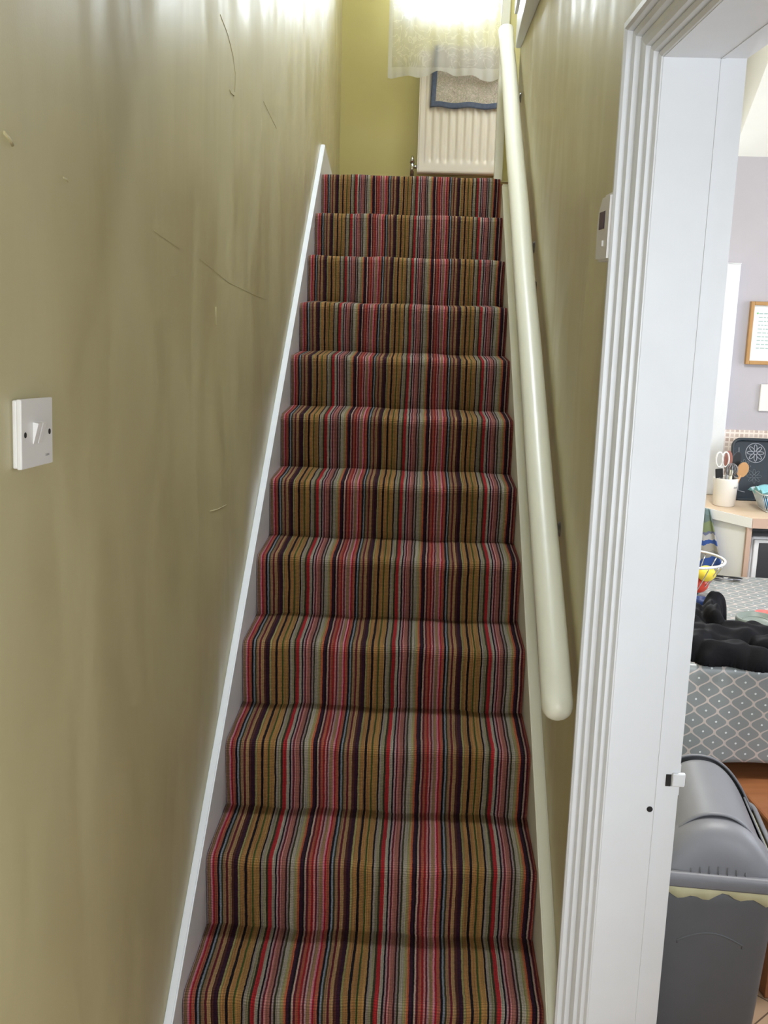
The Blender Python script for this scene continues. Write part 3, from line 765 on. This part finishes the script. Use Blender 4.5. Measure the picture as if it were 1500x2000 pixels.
link('green_mark', B(0.026, 0.0315, -0.0086, -0.0078, 0.178, 0.1835), M['paper_green'], pp)
ks = thing('light_switch', 'white square switch plate on the lilac kitchen wall below the framed notice', 'light switch', (1.676, KY, 1.045))
link('face_plate', B(0, 0.098, -0.010, 0, 0, 0.098, bev=0.003), M['white_plastic'], ks)
link('rocker', B(0.037, 0.061, -0.0145, -0.009, 0.036, 0.062, bev=0.0015), M['white_plastic'], ks)

# worktop, cabinet, microwave
WT = 0.735
bm = bmesh.new()
prism(bm, [(1.33, 1.69), (1.33, 1.60), (1.452, 1.446), (1.563, 1.294), (2.6, 1.294), (2.6, 1.69)], 'z', WT-0.034, WT)
bmesh.ops.bevel(bm, geom=bm.edges[:], offset=0.002, segments=2, affect='EDGES')
wtp = thing('worktop', 'pale beige wood-effect kitchen worktop with an angled white-edged corner', 'worktop', (0, 0, 0))
link('slab', bm, M['beige_lam'], wtp)
bm = bmesh.new(); prism(bm, [(1.330, 1.598), (1.4505, 1.4425), (1.561, 1.2925), (1.563, 1.2945), (1.454, 1.447), (1.332, 1.60)], 'z', WT-0.034, WT-0.001)
e_ = link('white_edging', bm, M['cab'], wtp); e_['label'] = 'white edging along the angled side'
bm = bmesh.new(); box(bm, 1.564, 2.6, 1.292, 1.2945, WT-0.034, WT-0.001); link('edging', bm, M['edge'], wtp)
kc = thing('kitchen_cabinet', 'white kitchen cabinet under the worktop with an angled end and an open appliance bay', 'cabinet', (0, 0, 0))
bm = bmesh.new(); prism(bm, [(1.345, 1.615), (1.553, 1.325), (1.568, 1.337), (1.362, 1.628)], 'z', FL, WT-0.035)
link('angled_door', bm, M['cab'], kc)
bm = bmesh.new(); box(bm, 1.551, 1.568, 1.302, 1.318, FL, WT-0.035, 0.001); link('edge_strip', bm, M['edge'], kc)
bm = bmesh.new(); box(bm, 1.57, 2.6, 1.67, 1.685, FL, WT-0.036); box(bm, 2.58, 2.6, 1.32, 1.67, FL, WT-0.036); box(bm, 1.57, 2.58, 1.32, 1.67, 0.40, 0.418)
box(bm, 1.57, 2.58, 1.32, 1.67, WT-0.05, WT-0.036)
link('carcass', bm, M['black_plastic'], kc)
link('handle', T([(1.376, 1.570, 0.60), (1.364, 1.561, 0.60), (1.364, 1.561, 0.50), (1.376, 1.570, 0.50)], 0.004), M['steel'], kc)
mw = thing('microwave', 'white microwave with dark glass door inside the open bay under the worktop', 'microwave', (1.586, 1.345, 0.4185))
link('casing', B(0, 0.46, 0.012, 0.30, 0.004, 0.240, bev=0.008), M['cab'], mw)
dr = link('door', B(0.006, 0.35, -0.002, 0.014, 0.01, 0.232, bev=0.004), M['cab'], mw)
link('door_glass', B(0.022, 0.335, -0.004, 0.0, 0.022, 0.222, bev=0.002), mat('smoked_glass', (70, 70, 74), 0.2), dr)
link('control_panel', B(0.352, 0.455, -0.002, 0.014, 0.01, 0.232, bev=0.003), M['black_plastic'], mw)

# tea towel hanging from the angled door handle
def tt(s, t):
    top = Vector((1.4515, 1.4365, 0.735)); wtp_ = 0.036+(1-t)*0.150
    dirx = Vector((0.60, -0.80, 0)); nrm = Vector((-0.80, -0.60, 0))
    p = top + dirx*((s-0.5)*wtp_) + nrm*(0.008+0.006*math.sin(s*13+1)*(0.5+0.5*(1-t)))
    p.z = 0.735-(1-t)*0.20 + 0.012*(1-t)*math.cos(s*7)
    return p
ttw = link('tea_towel', grid(40, 40, tt), M['tea_towel']); solid(ttw, 0.0025, 0)
tag(ttw, 'blue grey and green tea towel hanging against the white angled cabinet', 'tea towel')

# utensil crock and utensils
CX, CY = 1.523, 1.50
ck = thing('utensil_crock', 'plain white ceramic crock full of utensils on the worktop', 'utensil pot', (CX, CY, WT))
bm = bmesh.new(); lathe(bm, [(0, 0.0), (0.034, 0.0), (0.0375, 0.003), (0.0425, 0.092), (0.0435, 0.097), (0.0425, 0.099), (0.040, 0.097), (0.035, 0.008), (0, 0.006)], 40)
link('pot', bm, M['crock'], ck)
bm = bmesh.new()
for k in range(8):
    a = math.radians(-62+k*3.4); r = 0.0416
    c, s_ = math.cos(a), math.sin(a); hh_ = 0.004+0.003*hsh(k)
    v = [bm.verts.new((r*math.cos(a+da), r*math.sin(a+da), zz)) for da, zz in ((-0.02, 0.066), (0.014, 0.066), (0.014, 0.066+hh_), (-0.02, 0.066+hh_))]
    bm.faces.new(v)
lt = link('faint_lettering', bm, M['mark'], ck); solid(lt, 0.0006, 0)
def utensil(name, label, cat, parts, base, lean, rz):
    t = thing(name, label, cat, (CX+base[0], CY+base[1], WT+0.012), 0, 'kitchen utensils in the white crock')
    t.rotation_euler = (lean[0], lean[1], rz)
    for nm, b, m_ in parts: link(nm, b, m_, t)
    return t
def flat_head(z0, z1, wdt, th=0.003, m_=0):
    bm = bmesh.new(); n = 14; pts = []
    for k in range(n):
        a = 2*math.pi*k/n; pts.append((wdt*math.cos(a), (z0+z1)/2+(z1-z0)/2*math.sin(a)))
    prism(bm, pts, 'y', -th, th); return bm
utensil('scissors', 'scissors with white ring handles upright at the left of the crock', 'scissors',
        [('blade', B(-0.004, 0.004, -0.001, 0.001, 0, 0.10), M['steel']),
         ('handle', T([(0.012*math.sin(a)-0.010, 0, 0.150+0.026*math.cos(a)) for a in [2*math.pi*k/20 for k in range(20)]], 0.0028, closed=True), M['white_plastic']),
         ('handle', T([(0.012*math.sin(a)+0.012, 0, 0.150+0.026*math.cos(a)) for a in [2*math.pi*k/20 for k in range(20)]], 0.0028, closed=True), M['white_plastic']),
         ('shank', B(-0.006, 0.006, -0.002, 0.002, 0.095, 0.128), M['white_plastic'])], (-0.014, -0.006), (0.0, -0.05), 0.1)
utensil('wooden_spoon', 'round-headed wooden spoon leaning right in the crock', 'spoon',
        [('handle', T([(0, 0, 0), (0, 0, 0.105)], 0.0045), M['wood_spoon']), ('bowl', flat_head(0.098, 0.152, 0.019, 0.004), M['wood_spoon'])], (0.012, -0.012), (0.10, 0.28), 0)
utensil('spatula', 'brown-headed spatula standing at the back of the crock', 'spatula',
        [('handle', T([(0, 0, 0), (0, 0, 0.12)], 0.004), M['steel']), ('blade', flat_head(0.112, 0.178, 0.014, 0.003), M['copper'])], (0.004, 0.016), (-0.03, 0.02), 0)
utensil('serving_spoon', 'black serving spoon leaning right at the back of the crock', 'spoon',
        [('handle', T([(0, 0, 0), (0, 0, 0.13)], 0.004), M['black_plastic']), ('bowl', flat_head(0.122, 0.176, 0.014, 0.003), M['black_plastic'])], (0.018, 0.016), (-0.05, 0.13), 0)
bm = bmesh.new()
for k in range(6):
    a0 = math.pi*k/6
    tube(bm, [(0.020*math.sin(t)*math.cos(a0), 0.020*math.sin(t)*math.sin(a0), 0.098+0.022*(1-math.cos(t))) for t in [2*math.pi*j/18 for j in range(18)]], 0.0013, n=5, closed=True)
utensil('whisk', 'wire balloon whisk with crossing loops in the middle of the crock', 'whisk',
        [('wires', bm, M['steel']), ('handle', T([(0, 0, 0), (0, 0, 0.10)], 0.006), M['steel'])], (0.0, -0.016), (0.12, 0.03), 0.3)
utensil('masher', 'black-handled slotted turner leaning left over the crock rim', 'turner',
        [('handle', T([(0, 0, 0), (0, 0, 0.09)], 0.004), M['steel']), ('blade', B(-0.013, 0.013, -0.002, 0.002, 0.088, 0.122, bev=0.002), M['black_plastic'])], (-0.018, -0.012), (0.08, -0.13), 0)
utensil('tasting_spoon', 'short pale wooden utensil handle standing at the front of the crock', 'spoon',
        [('handle', T([(0, 0, 0), (0, 0, 0.118)], 0.0055), M['gloss_cream'])], (0.004, -0.026), (0.04, 0.02), 0)

# tray leaning against the tiles, with printed flowers
ty = thing('serving_tray', 'dark slate tray with pale flower prints leaning against the kitchen tiles', 'tray', (1.574, 1.600, WT))
ty.rotation_euler = (math.radians(-14), 0, 0)
def rrect(x0, x1, z0, z1, r, n=6):
    out = []
    for cx, cz, a0 in ((x1-r, z1-r, 0), (x0+r, z1-r, 90), (x0+r, z0+r, 180), (x1-r, z0+r, 270)):
        for k in range(n+1):
            a = math.radians(a0+90*k/n); out.append((cx+r*math.cos(a), cz+r*math.sin(a)))
    return out
TWD, TH = 0.33, 0.222
bm = bmesh.new(); prism(bm, rrect(0, TWD, 0, TH, 0.03), 'y', 0, 0.006); link('base', bm, M['tray'], ty)
bm = bmesh.new(); tube(bm, [(x, -0.004, z) for x, z in rrect(0.003, TWD-0.003, 0.003, TH-0.003, 0.028)], 0.006, closed=True, n=8); link('rim', bm, M['tray'], ty)
bm = bmesh.new(); tube(bm, [(0.026, -0.001, 0.19), (0.026, -0.001, 0.035), (0.05, -0.001, 0.03)], 0.0014, n=6); link('inner_line', bm, M['tray_line'], ty)
def flower(bm, cx, cz, r, npet, fill, w_=0.0009):
    for k in range(npet):
        a = 2*math.pi*k/npet
        pts = []
        for j in range(14):
            t = 2*math.pi*j/14
            u_ = 0.18*r+0.41*r*(1-math.cos(t)); v_ = 0.17*r*math.sin(t)
            pts.append((cx+u_*math.cos(a)-v_*math.sin(a), cz+u_*math.sin(a)+v_*math.cos(a)))
        tube(bm, [(x, -0.0006, z) for x, z in pts], w_, n=5, closed=True)
    if fill:
        tube(bm, [(cx+r*1.16*math.cos(t), -0.0006, cz+r*1.16*math.sin(t)) for t in [2*math.pi*j/32 for j in range(32)]], w_, n=5, closed=True)
bm = bmesh.new(); flower(bm, 0.085, 0.172, 0.030, 8, True, 0.0014); link('flower_print', bm, M['tray_line'], ty)
for q in ((0.046, 0.124, 0.024), (0.082, 0.088, 0.026), (0.20, 0.10, 0.03), (0.24, 0.17, 0.024)):
    bm = bmesh.new(); flower(bm, q[0], q[1], q[2], 8, False); link('flower_print', bm, M['tray_line2'], ty)

# wire basket with a blue tub in it
wb = thing('wire_basket', 'light wire basket with a pale folded cloth liner in front of the floral tray', 'basket', (1.70, 1.44, WT))
bm = bmesh.new()
def rr_pts(hx, hy, z, r): return [(x, y, z) for x, y in rrect(-hx, hx, -hy, hy, r, 4)]
tube(bm, rr_pts(0.088, 0.075, 0.065, 0.02), 0.002, closed=True, n=6); tube(bm, rr_pts(0.062, 0.055, 0.003, 0.02), 0.002, closed=True, n=6)
A = rr_pts(0.088, 0.075, 0.065, 0.02); C_ = rr_pts(0.062, 0.055, 0.003, 0.02)
for a, b in zip(A, C_): tube(bm, [a, b], 0.0011, n=5)
for t in range(1, 10):
    f = t/10
    for sx in (-1, 1): tube(bm, [(-0.068+0.136*f, sx*0.075, 0.065), (-0.05+0.1*f, sx*0.055, 0.003)], 0.0011, n=5); tube(bm, [(sx*0.088, -0.055+0.11*f, 0.065), (sx*0.062, -0.04+0.08*f, 0.003)], 0.0011, n=5)
link('wires', bm, M['white_wire'], wb)
def cl(s, t):
    x = -0.092+0.186*s; y = -0.078+0.158*t
    e = min(s, 1-s, t, 1-t)
    z = 0.070+0.010*math.sin(s*9+t*5)+0.006*math.sin(t*17) - 0.028*min(1, e*4)
    return (x, y, z)
c_ = link('cloth_liner', grid(24, 24, cl), M['pale_blue'], wb); solid(c_, 0.003, 0)
bt = thing('plastic_tub', 'bright blue plastic tub inside the wire basket', 'tub', (1.70, 1.44, WT+0.004))
bm = bmesh.new(); pa = rr_pts(0.048, 0.042, 0.0, 0.015); pb = rr_pts(0.070, 0.058, 0.042, 0.018)
va = [bm.verts.new(p) for p in pa]; vb_ = [bm.verts.new(p) for p in pb]; bm.faces.new(va)
for i in range(len(va)): bm.faces.new((va[i], va[(i+1) % len(va)], vb_[(i+1) % len(va)], vb_[i]))
b_ = link('tub', bm, M['blue'], bt); solid(b_, 0.003, -1)
bm = bmesh.new(); tube(bm, rr_pts(0.070, 0.058, 0.042, 0.018), 0.0025, closed=True, n=6); link('rim', bm, M['blue'], bt)

# ------------------------------------------------------------------ kitchen table and cloth
TZ = 0.575
tb = thing('kitchen_table', 'kitchen table hidden beneath the grey leaf-patterned oilcloth', 'table', (1.10, 0.30, FL), math.radians(-4))
link('tabletop', B(0.0, 1.10, 0.01, 0.86, TZ-FL-0.028, TZ-FL-0.004, bev=0.003), M['brown_wood'], tb)
link('apron', B(0.05, 1.05, 0.06, 0.80, TZ-FL-0.10, TZ-FL-0.028), M['brown_wood'], tb)
for x in (0.045, 0.99):
    for y in (0.05, 0.75): link('leg', B(x, x+0.06, y, y+0.06, 0.0, TZ-FL-0.028, bev=0.004), M['brown_wood'], tb)
cloth = thing('tablecloth', 'grey leaf-patterned oilcloth over the kitchen table, its front drop facing the doorway', 'tablecloth', (1.10, 0.30, FL), math.radians(-4))
DR = 0.262; top = TZ-FL
def tc_(s, t):
    # s across x with end drops, t across y with front and back drops
    Lx = 1.106; Ly = 0.866; sx = -DR + s*(Lx+2*DR); sy = -DR + t*(Ly+2*DR)
    x = min(max(sx, 0), Lx)-0.003; y = min(max(sy, 0), Ly)+0.004; z = top
    dx = max(-sx, sx-Lx, 0); dy = max(-sy, sy-Ly, 0)
    dd = max(dx, dy)
    z -= dd - min(dd, 0.004)*0.4
    sg = -1 if sy < 0 else 1; sgx = -1 if sx < 0 else 1
    if dy > 0:
        y += sg*(0.006*min(1, dy/0.02) + 0.010*(dy/DR)*math.sin(x*17+0.6))
    if dx > 0:
        x += sgx*(0.006*min(1, dx/0.02) + 0.010*(dx/DR)*math.sin(y*15))
    if dx > 0 and dy > 0:     # corner fold
        x += sgx*0.04*min(dx, dy)/DR; y += sg*0.04*min(dx, dy)/DR
    z += 0.012*(dd/DR)*math.sin(sx*5+0.5) if dd > 0 else 0.0012*math.sin(sx*23)*math.sin(sy*19)
    return (x, y, z)
def tuv(s, t):
    u, v = s*(1.106+2*DR), t*(0.866+2*DR); a = 0.05
    return (u*math.cos(a)-v*math.sin(a), u*math.sin(a)+v*math.cos(a)+0.01)
bm = grid(150, 130, tc_, tuv)
tcl = link('cloth', bm, M['oilcloth'], cloth); solid(tcl, 0.0015, -1)

# bench seat pushed in under the table
bn = thing('wooden_bench', 'brown wooden bench pushed partly under the patterned tablecloth, behind the bin', 'bench', (1.290, 0.045, FL), math.radians(7))
link('seat', B(0, 0.80, 0, 0.36, 0.424, 0.452, bev=0.006), M['brown_wood'], bn)
bm = bmesh.new()
for y in (0.02, 0.26): box(bm, 0.06, 0.74, y, y+0.02, 0.36, 0.424)
link('apron', bm, M['brown_wood'], bn)
for x in (0.03, 0.73):
    for y in (0.02, 0.24): link('leg', B(x, x+0.04, y, y+0.04, 0, 0.424, bev=0.003), M['brown_wood'], bn)

# fruit bowl of white wire with fruit
TS = TZ+0.001
FB = (1.262, 0.93)
fb = thing('fruit_bowl', 'flared wire fruit bowl at the far left of the kitchen table', 'bowl', (FB[0], FB[1], TS))
bm = bmesh.new()
ring = lambda r, z, n=32: [(r*math.cos(2*math.pi*k/n), r*math.sin(2*math.pi*k/n), z) for k in range(n)]
tube(bm, ring(0.112, 0.104), 0.0032, closed=True, n=8); tube(bm, ring(0.045, 0.004), 0.003, closed=True, n=8)
for k in range(16):
    a = 2*math.pi*k/16
    pts = []
    for j in range(7):
        t = j/6; r = 0.045+0.067*(t**0.9); pts.append((r*math.cos(a), r*math.sin(a), 0.004+0.10*t**1.15))
    tube(bm, pts, 0.0018, n=6)
link('wires', bm, M['chrome'], fb)
link('rim', T(ring(0.113, 0.106), 0.0036, closed=True, n=8), M['white_wire'], fb)
def apple(x, y, z, r, label):
    t = thing('apple', label, 'apple', (x, y, z), random.random()*6, 'red apples in the wire bowl')
    bm = bmesh.new(); n = 16; pr = []
    for k in range(n+1):
        a = -math.pi/2+math.pi*k/n; rr_ = r*math.cos(a); zz = r*0.92*math.sin(a)
        if k > n*0.8: zz -= r*0.22*((k-n*0.8)/(n*0.2))**2
        if k < n*0.12: zz += r*0.10*(1-k/(n*0.12))
        pr.append((max(rr_, 0), zz))
    lathe(bm, pr, 24); link('flesh', bm, M['apple'], t, smooth=True)
    link('stem', T([(0, 0, r*0.68), (0.002, 0, r*1.0)], 0.0012), M['brown_wood'], t)
apple(FB[0]+0.036, FB[1]-0.024, TS+0.036, 0.031, 'red apple low at the right of the wire bowl')
apple(FB[0]-0.030, FB[1]+0.006, TS+0.036, 0.031, 'red apple low at the left of the wire bowl')
apple(FB[0]+0.014, FB[1]+0.042, TS+0.046, 0.028, 'red apple at the back of the wire bowl')
bn_ = thing('banana', 'yellow banana lying on top of the fruit in the wire bowl', 'banana', (FB[0]+0.048, FB[1]-0.02, TS+0.098))
bm = bmesh.new(); pts = [(-0.03+0.05*math.sin(t)*0.6, 0.055*t, 0.012*math.cos(t*2)) for t in [-1+2*k/14 for k in range(15)]]
tube(bm, pts, [0.004]+[0.006+0.008*math.sin(math.pi*k/14)**0.5 for k in range(1, 14)]+[0.003], n=8); link('fruit', bm, M['banana'], bn_, smooth=True)
link('stem', T([pts[-1], (pts[-1][0]+0.002, pts[-1][1]+0.014, pts[-1][2])], 0.0035), mat('banana_stem', (120, 100, 40), 0.7), bn_)
bm = bmesh.new(); bmesh.ops.create_uvsphere(bm, u_segments=20, v_segments=14, radius=0.024)
for v in bm.verts:
    if abs(v.co.x) > 0.018: v.co.x *= 1.12
lm = link('lemon', bm, M['lemon'], None, smooth=True, loc=(FB[0]+0.05, FB[1]-0.05, TS+0.074)); lm.scale = (1.2, 1, 1); lm.rotation_euler = (0, 0.2, 0.5)
tag(lm, 'yellow lemon resting on the red apples in the wire bowl', 'lemon')

# folded sunglasses on the cloth
sg = thing('sunglasses', 'folded dark sunglasses lying near the far edge of the table', 'sunglasses', (1.432, 1.085, TS+0.006), -0.25)
for sx in (-1, 1):
    bm = bmesh.new(); pts = [(sx*0.026+0.020*math.cos(a), 0.012*math.sin(a)) for a in [2*math.pi*k/16 for k in range(16)]]; prism(bm, pts, 'z', -0.001, 0.002); link('lens', bm, M['black_plastic'], sg)
link('frame', T([(-0.05, 0.010, 0.002), (-0.02, 0.014, 0.003), (0, 0.008, 0.004), (0.02, 0.014, 0.003), (0.05, 0.010, 0.002)], 0.002), M['black_plastic'], sg)
for sx in (-1, 1): link('temple', T([(sx*0.05, 0.010, 0.002), (sx*0.044, -0.012, 0.003), (-sx*0.02, -0.022, 0.003)], 0.0018), M['steel'], sg)

# crumpled black garment: folds modelled as rounded ridges
caps = [((1.155, 0.37), (1.20, 0.60), 0.060, 0.060), ((1.20, 0.42), (1.325, 0.45), 0.080, 0.056), ((1.235, 0.50), (1.262, 0.635), 0.028, 0.080), ((1.262, 0.635), (1.292, 0.650), 0.022, 0.082),
        ((1.19, 0.335), (1.25, 0.318), 0.050, 0.052), ((1.25, 0.32), (1.30, 0.300), 0.045, 0.045), ((1.31, 0.42), (1.46, 0.385), 0.066, 0.040), ((1.24, 0.46), (1.285, 0.51), 0.038, 0.050),
        ((1.32, 0.38), (1.46, 0.34), 0.040, 0.05), ((1.10, 0.40), (1.20, 0.45), 0.07, 0.05)]
def gh(x, y):
    hs = []
    for (a, b, r, h) in caps:
        ax, ay = a; bx, by = b; px, py = x-ax, y-ay; vx, vy = bx-ax, by-ay
        t = max(0, min(1, (px*vx+py*vy)/(vx*vx+vy*vy)))
        dd = math.hypot(px-vx*t, py-vy*t)+0.006*math.sin(x*60+y*35)+0.004*math.sin(y*90-x*40)
        if dd < r: hs.append(h*math.sqrt(max(0, 1-(dd/r)**2)))
    if not hs: return 0
    h = max(hs) + 0.004*math.sin(x*75+2*math.sin(y*40)) + 0.003*math.sin(y*110+x*30)
    return max(0.003, h)
bm = bmesh.new(); NX, NY = 130, 130; X0, X1, Y0, Y1 = 1.06, 1.54, 0.24, 0.70; VG = {}
def gv(i, j):
    if (i, j) not in VG:
        x = X0+(X1-X0)*i/NX; y = Y0+(Y1-Y0)*j/NY; VG[(i, j)] = bm.verts.new((x, y, TS+0.001+gh(x, y)))
    return VG[(i, j)]
for i in range(NX):
    for j in range(NY):
        x = X0+(X1-X0)*(i+.5)/NX; y = Y0+(Y1-Y0)*(j+.5)/NY
        if gh(x, y) > 0:
            f = bm.faces.new((gv(i, j), gv(i+1, j), gv(i+1, j+1), gv(i, j+1))); f.smooth = True
ed = [e for e in bm.edges if e.is_boundary]
r_ = bmesh.ops.extrude_edge_only(bm, edges=ed)
for v in [g for g in r_['geom'] if isinstance(g, bmesh.types.BMVert)]: v.co.z = TS+0.0005
jk = link('garment', bm, M['black_cloth'], None, smooth=True)
tag(jk, 'crumpled black garment heaped on the front of the patterned tablecloth', 'clothing')
for p in jk.data.polygons: p.use_smooth = True

# lids on the table
def disc(name, x, y, z, r, h, m_, label, cat):
    t = thing(name, label, cat, (x, y, z)); bm = bmesh.new()
    lathe(bm, [(0, 0), (r*0.96, 0), (r, h*0.3), (r, h*0.8), (r*0.97, h), (r*0.86, h), (r*0.84, h*0.72), (0, h*0.72)], 36); link('lid', bm, m_, t)
    bm = bmesh.new(); tube(bm, [(r*0.6*math.cos(a), r*0.6*math.sin(a), h*0.74) for a in [2*math.pi*k/24 for k in range(24)]], 0.0015, n=6, closed=True); link('raised_ring', bm, m_, t)
disc('round_lid', 1.380, 0.600, TS, 0.055, 0.032, M['greengrey'], 'grey-green round lid just behind the black garment', 'lid')
disc('bottle_lid', 1.425, 0.672, TS, 0.028, 0.024, M['pink'], 'pink round lid behind the grey-green lid', 'lid')
disc('jar_lid', 1.256, 0.703, TS, 0.021, 0.050, M['navy'], 'dark blue round jar top behind the left of the garment', 'jar')
bm = bmesh.new(); prism(bm, [(1.275, 0.60), (1.325, 0.625), (1.335, 0.605), (1.29, 0.575)], 'z', TS+0.0005, TS+0.012)
tag(link('paper_scrap', bm, M['paper']), 'small white paper scrap poking out behind the black garment', 'paper')

# ------------------------------------------------------------------ swing bin
BR = math.radians(-5)
bn2 = thing('swing_bin', 'dark grey plastic swing-lid bin standing just inside the kitchen doorway', 'bin', (1.087, -0.095, FL), BR)
hw, hd = 0.127, 0.165; RZ = 0.500
bm = bmesh.new(); rings = []
for z, k in ((0.0, 0.80), (0.01, 0.815), (0.25, 0.90), (0.44, 0.965), (RZ-0.012, 0.975)):
    rings.append([bm.verts.new((x, y, z)) for x, y in rrect(-hw*k, hw*k, -hd*k, hd*k, 0.028, 5)])
bm.faces.new(rings[0])
for A, C_ in zip(rings[:-1], rings[1:]):
    for i in range(len(A)): f = bm.faces.new((A[i], A[(i+1) % len(A)], C_[(i+1) % len(A)], C_[i])); f.smooth = True
bb = link('body', bm, M['bin_body'], bn2); solid(bb, 0.003, -1)
bm = bmesh.new()   # recessed arch panel outline on the front
pts = [(-0.064, 0.345)]+[(-0.064+0.128*k/12, 0.352+0.022*math.sin(math.pi*k/12)) for k in range(0, 13)]+[(0.064, 0.345)]
tube(bm, [(x, -hd*(0.80+0.175*z/0.49)-0.0005, z) for x, z in pts], 0.0026, n=8); link('arch_moulding', bm, M['bin_body'], bn2, smooth=True)
bm = bmesh.new(); rings = []
for z, k, wv in ((RZ-0.047, 0.990, 1), (RZ-0.012, 1.0, 0), (RZ-0.004, 0.985, 0)):
    cr_ = rrect(-hw*k, hw*k, -hd*k, hd*k, 0.028, 4); pts = []
    for (pa_, pb_) in zip(cr_, cr_[1:]+cr_[:1]):
        ns_ = max(1, int(math.hypot(pb_[0]-pa_[0], pb_[1]-pa_[1])/0.012))
        pts += [(pa_[0]+(pb_[0]-pa_[0])*q/ns_, pa_[1]+(pb_[1]-pa_[1])*q/ns_) for q in range(ns_)]
    rings.append([bm.verts.new((x, y, z+0.006+(0.006*math.sin(i*0.55)+0.006*math.sin(i*1.3) if wv else 0))) for i, (x, y) in enumerate(pts)])
for A, C_ in zip(rings[:-1], rings[1:]):
    for i in range(len(A)): f = bm.faces.new((A[i], A[(i+1) % len(A)], C_[(i+1) % len(A)], C_[i])); f.smooth = True
ln_ = link('bin_liner', bm, M['liner'], bn2); solid(ln_, 0.001, 1); ln_['label'] = 'pale yellow liner edge folded over the rim'
# lid
ld = bpy.data.objects.new('lid', None); COL.objects.link(ld); ld.parent = bn2; ld.location = (0, 0, RZ)
lw_, ldp = 0.135, 0.172
bm = bmesh.new(); pa = rrect(-lw_, lw_, -ldp, ldp, 0.03, 6); 
rs = []
for z, k in ((-0.016, 0.995), (-0.014, 1.0), (0.004, 1.0), (0.007, 0.985), (0.007, 0.95)):
    rs.append([bm.verts.new((x*k, y*k, z)) for x, y in pa])
for A, C_ in zip(rs[:-1], rs[1:]):
    for i in range(len(A)): f = bm.faces.new((A[i], A[(i+1) % len(A)], C_[(i+1) % len(A)], C_[i])); f.smooth = True
rm = link('rim', bm, M['bin_lid'], ld); solid(rm, 0.003, 1)
HH = 0.118
def archz(x, h=HH, wv=lw_-0.010):
    u = min(1, abs(x)/wv); return h*(1-u**2.3)
bm = bmesh.new()        # front hood: curved end rising to an arched ridge
def hood(s, t):
    x = -(lw_-0.009)+2*(lw_-0.009)*s; h = archz(x)
    y = -(ldp-0.008)+0.012*0+ (0.030*t + 0.040*t**3); z = 0.006+h*0.80*math.sin(t*math.pi/2)**0.9
    y += 0.020*(abs(2*s-1)**4)
    return (x, y, z)
link('front_hood', grid(40, 14, hood), M['bin_lid'], ld); solid(ld.children[-1] if ld.children else rm, 0.003, 0)
def back(s, t):
    x = -(lw_-0.009)+2*(lw_-0.009)*s; h = archz(x)
    y = (ldp-0.008)-(0.012*t+0.014*t**3)-0.010*(abs(2*s-1)**4); z = 0.006+h*1.0*math.sin(t*math.pi/2)**0.7
    return (x, y, z)
bh = link('back_hood', grid(40, 12, back), M['bin_lid'], ld); solid(bh, 0.005, 0)
def side(sgn):
    def f(s, t):
        y = -(ldp-0.055)+(2*ldp-0.085)*s; a = t*0.9
        x = sgn*((lw_-0.009)-0.012*t**2); x = sgn*((lw_-0.017)-0.012*t); z = 0.006+ t*0.030
        return (x, y, z)
    return f
for sgn in (-1, 1): o = link('side_hood', grid(10, 6, side(sgn)), M['bin_lid'], ld); solid(o, 0.004, 0)
def flap(s, t):
    wf = lw_-0.033; x = -wf+2*wf*s; h = archz(x, HH, lw_-0.024)
    y = -(ldp-0.068)+t*(2*ldp-0.125)
    z = 0.010+h*(0.84+0.13*t) - 0.002
    return (x, y, z)
fp = link('swing_flap', grid(40, 24, flap), M['bin_lid'], ld); solid(fp, 0.004, 0)
bm = bmesh.new(); prism(bm, rrect(-(lw_-0.014), lw_-0.014, -(ldp-0.02), ldp-0.02, 0.02, 4), 'z', 0.003, 0.006)
link('inner_opening', bm, M['bin_black'], ld)
bm = bmesh.new()
for k in range(7):
    x = -0.052+k*0.0175; hh_ = 0.010+0.010*math.sin(math.pi*(k+0.5)/7)
    tube(bm, [(x, -(ldp-0.004), 0.006), (x, -(ldp-0.009), 0.006+hh_)], 0.0011, n=5)
link('ribs', bm, M['bin_body'], ld)

# ------------------------------------------------------------------ added kitchen ceiling lamp (lit), unseen, to brighten cabinet and table
kl = thing('added_ceiling_lamp', 'unseen round white lit ceiling lamp added to brighten the kitchen', 'ceiling lamp', (1.40, 0.05, 2.33))
bm = bmesh.new(); lathe(bm, [(0, 0), (0.15, 0), (0.155, -0.012), (0.15, -0.03), (0.14, -0.03)], 40); link('base', bm, M['white_plastic'], kl)
dm = bpy.data.materials.new('added_lamp_glow'); dm.use_nodes = True
dm.node_tree.nodes['Principled BSDF'].inputs['Emission Color'].default_value = (1, 0.98, 0.95, 1); dm.node_tree.nodes['Principled BSDF'].inputs['Emission Strength'].default_value = 3
bm = bmesh.new(); lathe(bm, [(0.14, -0.03), (0.12, -0.05), (0.06, -0.062), (0, -0.064)], 40); link('diffuser', bm, dm, kl)
ll = bpy.data.lights.new('kitchen_fill_light', 'AREA'); ll.shape = 'DISK'; ll.size = 0.28; ll.energy = 24; ll.color = (1.0, 0.985, 0.96)  # light of the added lamp, fill for cabinet and table
lo = bpy.data.objects.new('kitchen_fill_light', ll); COL.objects.link(lo); lo.location = (1.40, 0.05, 2.255)
